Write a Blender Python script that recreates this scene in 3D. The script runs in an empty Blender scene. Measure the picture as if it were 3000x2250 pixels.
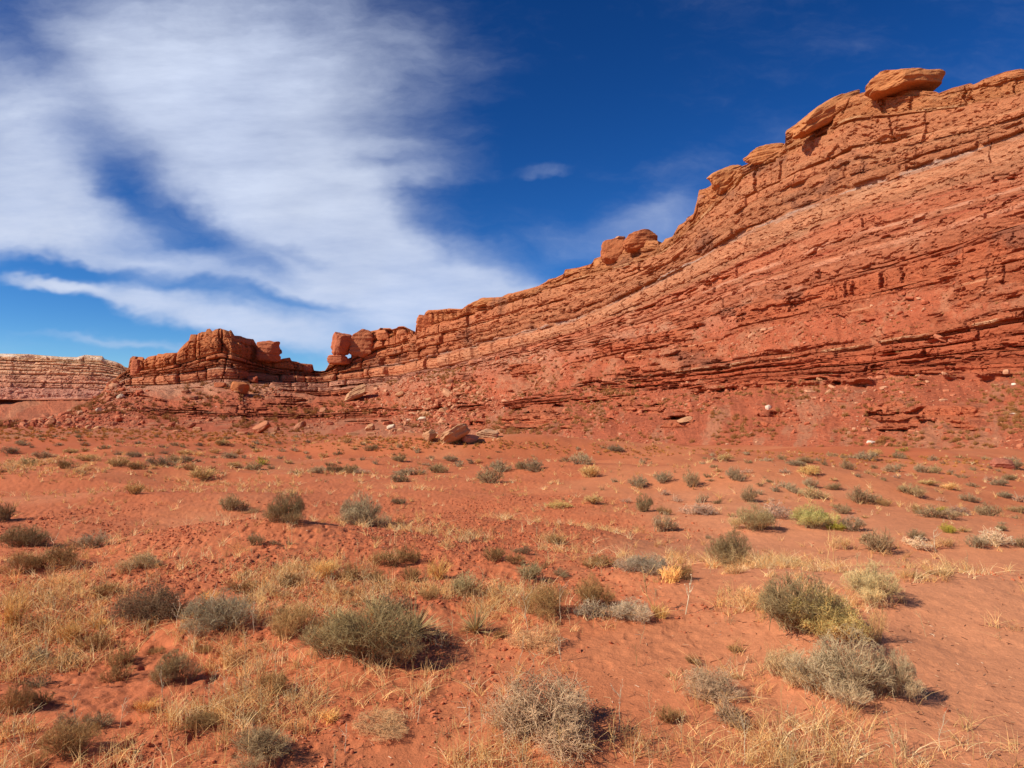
import bpy, math, random
import numpy as np
from mathutils import Vector
from mathutils.bvhtree import BVHTree

SC = bpy.context.scene
COL = SC.collection
rad = math.radians

# ------------------------------------------------------------------ camera
CAMZ = 1.6
F = 2080.0                      # focal length in pixels of the 3000 px wide photograph
PITCH = math.atan(117 / F)
cam_d = bpy.data.cameras.new('camera')
cam = bpy.data.objects.new('camera', cam_d)
COL.objects.link(cam)
cam.location = (0, 0, CAMZ)
cam.rotation_euler = (math.pi / 2 + PITCH, 0, 0)
cam_d.sensor_width = 36.0
cam_d.lens = 36.0 * F / 3000.0
cam_d.clip_start = 0.05
cam_d.clip_end = 20000
SC.camera = cam

# ------------------------------------------------------------------ sun and sky
SUN_AZ, SUN_EL = 243.0, 37.0     # degrees clockwise from +Y, elevation
SKY_STRENGTH = 0.10
sd = (math.sin(rad(SUN_AZ)) * math.cos(rad(SUN_EL)), math.cos(rad(SUN_AZ)) * math.cos(rad(SUN_EL)), math.sin(rad(SUN_EL)))
sun_d = bpy.data.lights.new('sun', 'SUN')
sun_d.energy = 4.7
sun_d.angle = rad(0.53)
sun_d.color = (1.0, 0.945, 0.87)
sun = bpy.data.objects.new('sun', sun_d)
COL.objects.link(sun)
sun.rotation_euler = Vector(sd).to_track_quat('Z', 'Y').to_euler()
sun.location = (-40, -30, 60)
SC.view_settings.view_transform = 'Standard'
SC.view_settings.look = 'None'
SC.view_settings.gamma = 1.0
SC.view_settings.exposure = 0.30


def build_world():
    w = bpy.data.worlds.new('World')
    SC.world = w
    w.use_nodes = True
    nt = w.node_tree
    N, L = nt.nodes, nt.links
    for n in list(N):
        N.remove(n)
    out = N.new('ShaderNodeOutputWorld')
    bg = N.new('ShaderNodeBackground')
    bgc = N.new('ShaderNodeBackground')
    mix = N.new('ShaderNodeMixShader')
    sky = N.new('ShaderNodeTexSky')
    sky.sky_type = 'NISHITA'
    sky.sun_disc = False
    sky.sun_elevation = rad(SUN_EL)
    sky.sun_rotation = rad(SUN_AZ)
    sky.altitude = 1600
    sky.air_density = 1.0
    sky.dust_density = 0.3
    sky.ozone_density = 3.0
    hs = N.new('ShaderNodeHueSaturation')
    hs.inputs['Saturation'].default_value = 1.28
    hs.inputs['Value'].default_value = 0.9
    # deep, clear desert sky: scaled to 0..1, contrast raised, scaled back
    sc0 = N.new('ShaderNodeVectorMath'); sc0.operation = 'SCALE'; sc0.inputs['Scale'].default_value = 0.10
    gm = N.new('ShaderNodeGamma'); gm.inputs['Gamma'].default_value = 1.5
    sc1 = N.new('ShaderNodeVectorMath'); sc1.operation = 'SCALE'; sc1.inputs['Scale'].default_value = 15.0
    L.new(sky.outputs[0], sc0.inputs[0]); L.new(sc0.outputs[0], hs.inputs['Color']); L.new(hs.outputs[0], gm.inputs['Color'])
    L.new(gm.outputs[0], sc1.inputs[0]); L.new(sc1.outputs[0], bg.inputs['Color'])
    bg.inputs['Strength'].default_value = SKY_STRENGTH
    bgc.inputs['Color'].default_value = (0.70, 0.79, 1.0, 1)
    bgc.inputs['Strength'].default_value = 0.80

    def math_(op, a, b=None, c=None, clamp=False):
        n = N.new('ShaderNodeMath'); n.operation = op; n.use_clamp = clamp
        for k, v in enumerate((a, b, c)):
            if v is None: continue
            if isinstance(v, (int, float)): n.inputs[k].default_value = v
            else: L.new(v, n.inputs[k])
        return n.outputs[0]

    tc = N.new('ShaderNodeTexCoord')
    sep = N.new('ShaderNodeSeparateXYZ'); L.new(tc.outputs['Generated'], sep.inputs[0])
    yy = math_('MAXIMUM', sep.outputs[1], 0.12)
    u = math_('DIVIDE', sep.outputs[0], yy)
    v = math_('DIVIDE', sep.outputs[2], yy)
    cmb = N.new('ShaderNodeCombineXYZ'); L.new(u, cmb.inputs[0]); L.new(v, cmb.inputs[1])

    def noise(vec, scale, detail, rough, rot=0.0, sc=(1, 1, 1), off=(0, 0, 0), dist=0.0):
        m = N.new('ShaderNodeMapping'); m.inputs['Location'].default_value = off
        m.inputs['Rotation'].default_value = (0, 0, rot); m.inputs['Scale'].default_value = sc
        L.new(vec, m.inputs[0])
        n = N.new('ShaderNodeTexNoise'); n.inputs['Scale'].default_value = scale
        n.inputs['Detail'].default_value = detail; n.inputs['Roughness'].default_value = rough
        n.inputs['Distortion'].default_value = dist
        L.new(m.outputs[0], n.inputs['Vector'])
        return n
    # domain warp so that the cloud edges are ragged
    wn = noise(cmb.outputs[0], 3.2, 5, 0.6, sc=(1, 1.6, 1), off=(3.1, 1.7, 0))
    wsub = N.new('ShaderNodeVectorMath'); wsub.operation = 'SUBTRACT'; L.new(wn.outputs['Color'], wsub.inputs[0]); wsub.inputs[1].default_value = (0.5, 0.5, 0.5)
    wsc = N.new('ShaderNodeVectorMath'); wsc.operation = 'SCALE'; L.new(wsub.outputs[0], wsc.inputs[0]); wsc.inputs['Scale'].default_value = 0.15
    wad = N.new('ShaderNodeVectorMath'); wad.operation = 'ADD'; L.new(cmb.outputs[0], wad.inputs[0]); L.new(wsc.outputs[0], wad.inputs[1])
    P2 = wad.outputs[0]
    # cloud masses: x, y (3000 px photo units from the horizon), half sizes, tilt, weight
    blobs = [
        (620, 130, 680, 300, 12, 1.25), (800, 430, 450, 250, 38, 1.2), (980, 650, 360, 150, 38, 1.1), (420, 330, 330, 170, 40, .8),
        (1220, 800, 430, 120, 18, 1.15), (1250, 905, 480, 90, 8, 1.0), (560, 905, 440, 56, 12, 1.15), (330, 850, 170, 34, 6, .7), (850, 960, 420, 60, 8, .7),
        (-20, 400, 260, 270, 60, 1.35), (70, 590, 320, 150, 8, 1.25), (130, 700, 240, 64, 3, .8), (120, 835, 120, 24, 0, 1.1),
        (480, 740, 200, 50, -8, .7), (700, 800, 330, 40, 8, .6), (1200, 520, 210, 40, -6, .6), (1230, 430, 170, 40, 5, .45), (1600, 500, 80, 20, -4, .62),
        (1780, 690, 330, 70, -12, .42), (1930, 650, 160, 80, -20, .3), (1350, 870, 300, 60, 12, .6),
        (420, 1020, 260, 18, 7, .5), (250, 1010, 200, 14, 7, .35), (1380, 120, 420, 140, 20, .36), (2060, 480, 160, 40, -10, .25), (1900, 520, 300, 40, 0, .16),
        (480, 610, 260, 66, 22, -.5), (500, 600, 360, 170, 20, .42), (850, 860, 300, 60, 8, .3), (300, 520, 120, 50, 40, -.4), (800, 480, 160, 60, 30, -.25), (600, 260, 120, 50, 10, -.25), (880, 715, 130, 24, 18, -.7), (200, 780, 170, 28, -4, -.75),
        (860, 850, 250, 22, 9, -.75), (180, 250, 100, 330, -40, -.55), (1650, 250, 380, 300, 30, -.35), (120, 920, 200, 50, 0, -.9),
    ]
    tot = None
    for (cx, cy, a, b, rot, wgt) in blobs:
        m = N.new('ShaderNodeMapping'); m.vector_type = 'TEXTURE'
        m.inputs['Location'].default_value = ((cx - 1500) / F, (1242 - cy) / F, 0)
        m.inputs['Rotation'].default_value = (0, 0, rad(-rot))
        m.inputs['Scale'].default_value = (a / F, b / F, 1)
        L.new(P2, m.inputs[0])
        ln = N.new('ShaderNodeVectorMath'); ln.operation = 'LENGTH'; L.new(m.outputs[0], ln.inputs[0])
        mr = N.new('ShaderNodeMapRange'); mr.interpolation_type = 'SMOOTHSTEP'
        L.new(ln.outputs['Value'], mr.inputs['Value'])
        mr.inputs['From Min'].default_value = 1.62; mr.inputs['From Max'].default_value = 0.15
        mr.inputs['To Min'].default_value = 0; mr.inputs['To Max'].default_value = wgt
        tot = mr.outputs[0] if tot is None else math_('ADD', tot, mr.outputs[0])
    n1 = noise(P2, 5.0, 8, 0.62, rot=0.25, sc=(1, 1.9, 1))
    n2 = noise(P2, 14.0, 6, 0.6, rot=0.12, sc=(0.8, 2.4, 1), off=(5, 2, 0))
    n3 = noise(cmb.outputs[0], 2.6, 4, 0.55, off=(9, 4, 0))
    d = math_('MULTIPLY_ADD', math_('SUBTRACT', n1.outputs['Fac'], 0.5), 1.1, tot)
    d = math_('MULTIPLY_ADD', math_('SUBTRACT', n2.outputs['Fac'], 0.5), 0.5, d)
    d = math_('MULTIPLY_ADD', math_('SUBTRACT', n3.outputs['Fac'], 0.5), 0.35, d)
    mr = N.new('ShaderNodeMapRange'); mr.interpolation_type = 'SMOOTHSTEP'; L.new(d, mr.inputs['Value'])
    mr.inputs['From Min'].default_value = -0.12; mr.inputs['From Max'].default_value = 1.95
    mr.inputs['To Min'].default_value = 0; mr.inputs['To Max'].default_value = 0.97
    # only in the half of the sky ahead; fades out towards the sides and behind
    fr = N.new('ShaderNodeMapRange'); L.new(sep.outputs[1], fr.inputs['Value'])
    fr.inputs['From Min'].default_value = 0.15; fr.inputs['From Max'].default_value = 0.4
    n4 = noise(cmb.outputs[0], 5.0, 6, 0.6, rot=-0.45, sc=(0.5, 2.2, 1), off=(2, 8, 0))
    n5 = noise(cmb.outputs[0], 12.0, 6, 0.62, rot=-0.1, sc=(0.5, 2.0, 1), off=(4, 1, 0))
    st = N.new('ShaderNodeMapRange'); L.new(math_('ADD', math_('MULTIPLY', n4.outputs['Fac'], .65), math_('MULTIPLY', n5.outputs['Fac'], .35)), st.inputs['Value'])
    st.inputs['From Min'].default_value = 0.34; st.inputs['From Max'].default_value = 0.62
    st.inputs['To Min'].default_value = 0.66; st.inputs['To Max'].default_value = 1.06
    fac = math_('MULTIPLY', math_('MULTIPLY', mr.outputs[0], st.outputs[0]), fr.outputs[0], clamp=True)
    # thicker parts of the cloud are a touch greyer
    cr = N.new('ShaderNodeMapRange'); L.new(n3.outputs['Fac'], cr.inputs['Value'])
    cr.inputs['From Min'].default_value = .3; cr.inputs['From Max'].default_value = .7
    cr.inputs['To Min'].default_value = 0.66; cr.inputs['To Max'].default_value = 0.80
    L.new(cr.outputs[0], bgc.inputs['Strength'])
    L.new(fac, mix.inputs[0]); L.new(bg.outputs[0], mix.inputs[1]); L.new(bgc.outputs[0], mix.inputs[2])
    L.new(mix.outputs[0], out.inputs['Surface'])


build_world()

# ------------------------------------------------------------------ numpy helpers
rng = np.random.default_rng(11)
R_ = random.Random(5)


def _h(ix, iy, seed):
    n = (ix.astype(np.int64) * 374761393 + iy.astype(np.int64) * 668265263 + seed * 974634777) & 0xFFFFFFFF
    n = ((n ^ (n >> 13)) * 1274126177) & 0xFFFFFFFF
    n = n ^ (n >> 16)
    return (n & 0xFFFFFF).astype(np.float32) / float(0xFFFFFF)


def vn(x, y, seed=0):
    """value noise, -1..1"""
    x = np.asarray(x, np.float64); y = np.asarray(y, np.float64)
    xi = np.floor(x); yi = np.floor(y)
    fx = (x - xi).astype(np.float32); fy = (y - yi).astype(np.float32)
    fx = fx * fx * (3 - 2 * fx); fy = fy * fy * (3 - 2 * fy)
    a = _h(xi, yi, seed); b = _h(xi + 1, yi, seed); c = _h(xi, yi + 1, seed); d = _h(xi + 1, yi + 1, seed)
    return ((a * (1 - fx) + b * fx) * (1 - fy) + (c * (1 - fx) + d * fx) * fy) * 2 - 1


def fbm(x, y, seed=0, octv=4, gain=0.5, lac=2.03):
    s = 0; a = 1.0; t = 0
    for o in range(octv):
        s = s + a * vn(x, y, seed + o * 17); t += a
        # rotate each octave so that the lattice does not show
        x, y = (x * 0.8 - y * 0.6) * lac + 13.7, (x * 0.6 + y * 0.8) * lac - 7.3
        a *= gain
    return s / t


def ridged(x, y, seed=0, octv=4):
    s = 0; a = 1.0; t = 0
    for o in range(octv):
        s = s + a * (1 - np.abs(vn(x, y, seed + o * 31))); t += a
        x, y = (x * 0.8 - y * 0.6) * 2.1 + 3.7, (x * 0.6 + y * 0.8) * 2.1 + 9.1
        a *= 0.5
    return s / t


def ss(a, b, x):
    t = np.clip((x - a) / (b - a), 0, 1)
    return t * t * (3 - 2 * t)


def lerp(a, b, t):
    return a + (b - a) * t


def srgb(r, g, b):
    f = lambda c: (c / 255 / 12.92) if c / 255 <= 0.04045 else ((c / 255 + 0.055) / 1.055) ** 2.4
    return np.array([f(r), f(g), f(b)], np.float32)


def ray(px, py):
    """direction of the ray through a point of the photograph"""
    X = (px - 1500) / F; Y = (1125 - py) / F
    return np.array([X, math.cos(PITCH) - Y * math.sin(PITCH), math.sin(PITCH) + Y * math.cos(PITCH)])


def az_tan(px, py):
    d = ray(px, py)
    return math.atan2(d[0], d[1]), d[2] / math.hypot(d[0], d[1])


def to_px(x, y, z):
    """photo coordinates of world points"""
    f = y * math.cos(PITCH) + (z - CAMZ) * math.sin(PITCH)
    up = -y * math.sin(PITCH) + (z - CAMZ) * math.cos(PITCH)
    f = np.maximum(f, 1e-3)
    return 1500 + F * x / f, 1125 - F * up / f


# ------------------------------------------------------------------ mesh helpers
def mesh_from(name, verts, faces, mats, cols=None, smooth=True, midx=None, attrs=None):
    """faces: (n,3) or (n,4) integer array, or a list of such arrays"""
    me = bpy.data.meshes.new(name)
    if not isinstance(faces, (list, tuple)): faces = [faces]
    faces = [np.asarray(f, np.int32) for f in faces if len(f)]
    verts = np.asarray(verts, np.float32)
    nl = sum(f.size for f in faces); nf = sum(len(f) for f in faces)
    me.vertices.add(len(verts)); me.vertices.foreach_set('co', verts.ravel())
    me.loops.add(nl); me.loops.foreach_set('vertex_index', np.concatenate([f.ravel() for f in faces]))
    me.polygons.add(nf)
    sizes = np.concatenate([np.full(len(f), f.shape[1], np.int32) for f in faces])
    starts = np.concatenate([[0], np.cumsum(sizes)[:-1]]).astype(np.int32)
    me.polygons.foreach_set('loop_start', starts)
    me.polygons.foreach_set('loop_total', sizes)
    if midx is not None: me.polygons.foreach_set('material_index', np.asarray(midx, np.int32))
    me.polygons.foreach_set('use_smooth', np.full(nf, bool(smooth)))
    if cols is not None:
        ca = me.color_attributes.new('Col', 'FLOAT_COLOR', 'POINT')
        c4 = np.ones((len(verts), 4), np.float32); c4[:, :3] = cols
        ca.data.foreach_set('color', c4.ravel())
    for k, a in (attrs or {}).items():
        at = me.attributes.new(k, 'FLOAT', 'POINT'); at.data.foreach_set('value', np.asarray(a, np.float32))
    for m in (mats if isinstance(mats, (list, tuple)) else [mats]): me.materials.append(m)
    me.update(calc_edges=True); me.validate()
    return me


def link(name, me, parent=None, loc=None, rz=0.0, scale=None):
    o = bpy.data.objects.new(name, me)
    COL.objects.link(o)
    if loc is not None: o.location = loc
    o.rotation_euler = (0, 0, rz)
    if scale is not None: o.scale = scale
    if parent is not None: o.parent = parent
    return o


def tag(o, label=None, cat=None, group=None, kind=None):
    if label: o['label'] = label
    if cat: o['category'] = cat
    if group: o['group'] = group
    if kind: o['kind'] = kind
    return o


def grid_faces(nr, nc):
    i = np.arange(nr - 1)[:, None] * nc + np.arange(nc - 1)[None, :]
    i = i.ravel()
    return np.stack([i, i + 1, i + 1 + nc, i + nc], 1)


# ------------------------------------------------------------------ materials
def new_mat(name):
    m = bpy.data.materials.new(name); m.use_nodes = True
    nt = m.node_tree
    b = nt.nodes['Principled BSDF']
    b.inputs['Roughness'].default_value = 0.9
    b.inputs['Specular IOR Level'].default_value = 0.15
    return m, nt, b


def rock_material(name, scales, bump, dist, var=0.25, strat=None, speck=None):
    m, nt, b = new_mat(name)
    N, L = nt.nodes, nt.links
    at = N.new('ShaderNodeAttribute'); at.attribute_name = 'Col'
    ge = N.new('ShaderNodeNewGeometry')
    col = at.outputs['Color']
    h = None
    for k, (s, w, zs) in enumerate(scales):
        mp = N.new('ShaderNodeMapping'); mp.inputs['Scale'].default_value = (1, 1, zs); mp.inputs['Location'].default_value = (k * 7.1, k * 3.3, k)
        L.new(ge.outputs['Position'], mp.inputs[0])
        n = N.new('ShaderNodeTexNoise'); n.inputs['Scale'].default_value = s; n.inputs['Detail'].default_value = 7; n.inputs['Roughness'].default_value = 0.62
        L.new(mp.outputs[0], n.inputs['Vector'])
        if h is None:
            mu = N.new('ShaderNodeMath'); mu.operation = 'MULTIPLY'; L.new(n.outputs['Fac'], mu.inputs[0]); mu.inputs[1].default_value = w; h = mu.outputs[0]
        else:
            mu = N.new('ShaderNodeMath'); mu.operation = 'MULTIPLY_ADD'; L.new(n.outputs['Fac'], mu.inputs[0]); mu.inputs[1].default_value = w; L.new(h, mu.inputs[2]); h = mu.outputs[0]
        # colour variation
        mr = N.new('ShaderNodeMapRange'); L.new(n.outputs['Fac'], mr.inputs['Value'])
        mr.inputs['From Min'].default_value = 0.3; mr.inputs['From Max'].default_value = 0.7
        mr.inputs['To Min'].default_value = 1 - var; mr.inputs['To Max'].default_value = 1 + var * 0.8
        vm = N.new('ShaderNodeVectorMath'); vm.operation = 'SCALE'; L.new(col, vm.inputs[0]); L.new(mr.outputs[0], vm.inputs['Scale'])
        col = vm.outputs[0]
    L.new(col, b.inputs['Base Color'])
    bp = N.new('ShaderNodeBump'); bp.inputs['Strength'].default_value = bump; bp.inputs['Distance'].default_value = dist
    L.new(h, bp.inputs['Height']); L.new(bp.outputs[0], b.inputs['Normal'])
    return m


M_CLIFF = rock_material('layered sandstone', [(0.35, 1.0, 3.0), (1.3, 0.55, 1.6)], 0.8, 1.3, 0.16)
M_FAR = rock_material('far sandstone', [(0.08, 1.0, 3.0), (0.4, 0.6, 2.5)], 0.7, 3.0, 0.14)
M_BOULD = rock_material('boulder sandstone', [(0.5, 1.0, 1.5), (2.0, 0.5, 1.5)], 0.8, 0.4, 0.14)
M_SCREE = rock_material('scree rock', [(1.5, 1.0, 1.0)], 0.4, 0.1, 0.2)
M_SOIL = rock_material('red sandy soil', [(7.0, 0.5, 1), (30.0, 0.42, 1), (95.0, 0.2, 1)], 0.7, 0.035, 0.10)
M_CLOD = rock_material('soil clod', [(40.0, 1.0, 1)], 0.5, 0.01, 0.1)


def plant_material(name, trans=0.25):
    m, nt, b = new_mat(name)
    N, L = nt.nodes, nt.links
    at = N.new('ShaderNodeAttribute'); at.attribute_name = 'Col'
    oi = N.new('ShaderNodeObjectInfo')
    mr = N.new('ShaderNodeMapRange'); L.new(oi.outputs['Random'], mr.inputs['Value'])
    mr.inputs['To Min'].default_value = 0.82; mr.inputs['To Max'].default_value = 1.2
    hs = N.new('ShaderNodeHueSaturation'); L.new(at.outputs['Color'], hs.inputs['Color'])
    L.new(mr.outputs[0], hs.inputs['Value'])
    no = N.new('ShaderNodeTexNoise'); no.inputs['Scale'].default_value = 9; no.inputs['Detail'].default_value = 3
    ge = N.new('ShaderNodeNewGeometry'); L.new(ge.outputs['Position'], no.inputs['Vector'])
    m2 = N.new('ShaderNodeMapRange'); L.new(no.outputs['Fac'], m2.inputs['Value'])
    m2.inputs['From Min'].default_value = .3; m2.inputs['From Max'].default_value = .7; m2.inputs['To Min'].default_value = .8; m2.inputs['To Max'].default_value = 1.2
    vm = N.new('ShaderNodeVectorMath'); vm.operation = 'SCALE'; L.new(hs.outputs[0], vm.inputs[0]); L.new(m2.outputs[0], vm.inputs['Scale'])
    L.new(vm.outputs[0], b.inputs['Base Color'])
    b.inputs['Roughness'].default_value = 0.8
    tr = N.new('ShaderNodeBsdfTranslucent'); L.new(vm.outputs[0], tr.inputs['Color'])
    mx = N.new('ShaderNodeMixShader'); mx.inputs[0].default_value = trans
    L.new(b.outputs[0], mx.inputs[1]); L.new(tr.outputs[0], mx.inputs[2])
    L.new(mx.outputs[0], N['Material Output'].inputs['Surface'])
    return m


M_STEM = plant_material('woody stem', 0.0)
M_LEAF = plant_material('thin foliage', 0.2)
M_STRAW = plant_material('dry straw', 0.25)

# ------------------------------------------------------------------ escarpments
SKY_NEAR = [(-260, 1249), (0, 1242), (83, 1236), (145, 1226), (202, 1207), (260, 1186), (307, 1158), (322, 1128), (350, 1098), (371, 1086), (376, 1075),
    (380, 1050), (388, 1043), (418, 1046), (421, 1053), (430, 1045), (455, 1040), (462, 1036), (476, 1037), (484, 1034), (515, 1033), (525, 1022),
    (538, 1008), (552, 996), (557, 979), (575, 979), (590, 972), (602, 972), (605, 964), (614, 962), (622, 971), (630, 965), (645, 961), (660, 966),
    (671, 970), (677, 966), (683, 974), (688, 983), (708, 984), (724, 991), (745, 993), (754, 1010), (762, 1050), (822, 1052), (830, 1050), (850, 1047), (855, 1057),
    (873, 1060), (880, 1064), (916, 1067), (919, 1085), (935, 1087), (952, 1086), (958, 1077), (965, 1063), (1017, 1060), (1022, 1050), (1030, 1048), (1031, 1041),
    (1030, 1008), (1035, 989), (1041, 977), (1068, 973), (1079, 971), (1106, 966), (1114, 960), (1136, 960), (1144, 965), (1160, 961), (1166, 956),
    (1179, 955), (1189, 961), (1198, 979), (1212, 979), (1214, 953), (1233, 946), (1238, 932), (1243, 916), (1252, 908), (1280, 907), (1312, 903),
    (1353, 905), (1379, 885), (1415, 872), (1469, 870), (1487, 860), (1497, 859), (1545, 847), (1577, 837), (1599, 826), (1608, 818), (1627, 814),
    (1651, 803), (1655, 790), (1700, 783), (1736, 772), (1742, 758), (1773, 748), (1808, 737), (1839, 726), (1849, 717), (1874, 706), (1918, 705),
    (1928, 706), (1930, 719), (1944, 709), (1949, 700), (1969, 693), (1977, 681), (1988, 660), (2010, 646), (2014, 636), (2022, 632), (2031, 626),
    (2038, 600), (2043, 582), (2046, 557), (2068, 552), (2080, 545), (2110, 520), (2150, 497), (2190, 480), (2240, 462), (2290, 436), (2303, 415), (2298, 385), (2344, 355),
    (2375, 343), (2407, 322), (2466, 291), (2524, 270), (2556, 264), (2650, 262), (2740, 268), (2750, 273), (2787, 258), (2841, 243), (2850, 247), (2882, 231),
    (2945, 211), (2990, 202), (3000, 204), (3060, 180), (3300, 90), (3600, -20)]
CX0 = [-260, 0, 200, 320, 372, 500, 650, 800, 950, 1100, 1300, 1500, 1700, 1950, 2200, 2500, 2750, 3000, 3300, 3600]
HY = {
    1: [1249.3, 1243, 1209, 1136, 1092, 1075, 1030, 1078, 1092, 990, 938, 884, 820, 742, 505, 340, 312, 270, 165, 55],
    2: [1249.6, 1244, 1212, 1143, 1110, 1098, 1075, 1095, 1102, 1075, 1033, 984, 936, 812, 674, 557, 475, 390, 290, 190],
    3: [1250, 1245, 1216, 1150, 1130, 1128, 1110, 1118, 1119, 1106, 1070, 1022, 968, 865, 750, 618, 548, 480, 390, 300],
    4: [1250.5, 1246, 1222, 1162, 1146, 1148, 1132, 1143, 1148, 1133, 1100, 1060, 1020, 960, 880, 800, 735, 650, 580, 510],
    5: [1251, 1248, 1234, 1200, 1198, 1210, 1210, 1209, 1205, 1199, 1180, 1163, 1127, 1097, 1067, 1026, 985, 938, 900, 870],
    6: [1252, 1249, 1240, 1225, 1224, 1231, 1233, 1231, 1228, 1223, 1210, 1194, 1174, 1150, 1123, 1109, 1094, 1089, 1080, 1070],
    7: [1256, 1254, 1254, 1256, 1258, 1262, 1266, 1270, 1274, 1280, 1285, 1292, 1300, 1308, 1318, 1330, 1340, 1352, 1370, 1390],
}
CX = sorted(CX0 + [700, 745])
HY = {k: list(np.interp(CX, CX0, v)) for k, v in HY.items()}
RQ = [219, 215, 206, 201, 186, 160, 150, 100]
RL = {  # ground distances of the eight horizons for the far (left) columns
    -260: [720, 718, 715, 710, 700, 680, 660, 640], 0: [700, 698, 695, 690, 680, 640, 620, 600], 200: [700, 696, 690, 684, 670, 620, 600, 560],
    320: [760, 752, 745, 735, 690, 620, 590, 540], 372: [780, 775, 765, 750, 700, 620, 590, 520], 500: [740, 735, 725, 710, 670, 600, 570, 490],
    650: [712, 708, 702, 695, 660, 580, 550, 470], 700: [716, 712, 706, 697, 662, 580, 555, 468], 745: [752, 747, 738, 722, 672, 590, 565, 465], 800: [744, 740, 732, 718, 670, 595, 570, 460],
    950: [762, 757, 750, 736, 690, 615, 585, 430],
    1100: [750, 744, 737, 720, 680, 590, 560, 365]}


def r_table():
    out = np.zeros((8, len(CX)))
    for i, x in enumerate(CX):
        if x in RL: out[:, i] = RL[x]
        else:
            a = math.atan((x - 1500) / F)
            out[:, i] = np.array(RQ) / math.cos(rad(64.7) - a)
    return out


# colours of the strata, top to bottom gap (lit appearance / irradiance)
def albedo(r, g, b, k=0.92):
    return srgb(r, g, b) * k


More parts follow.
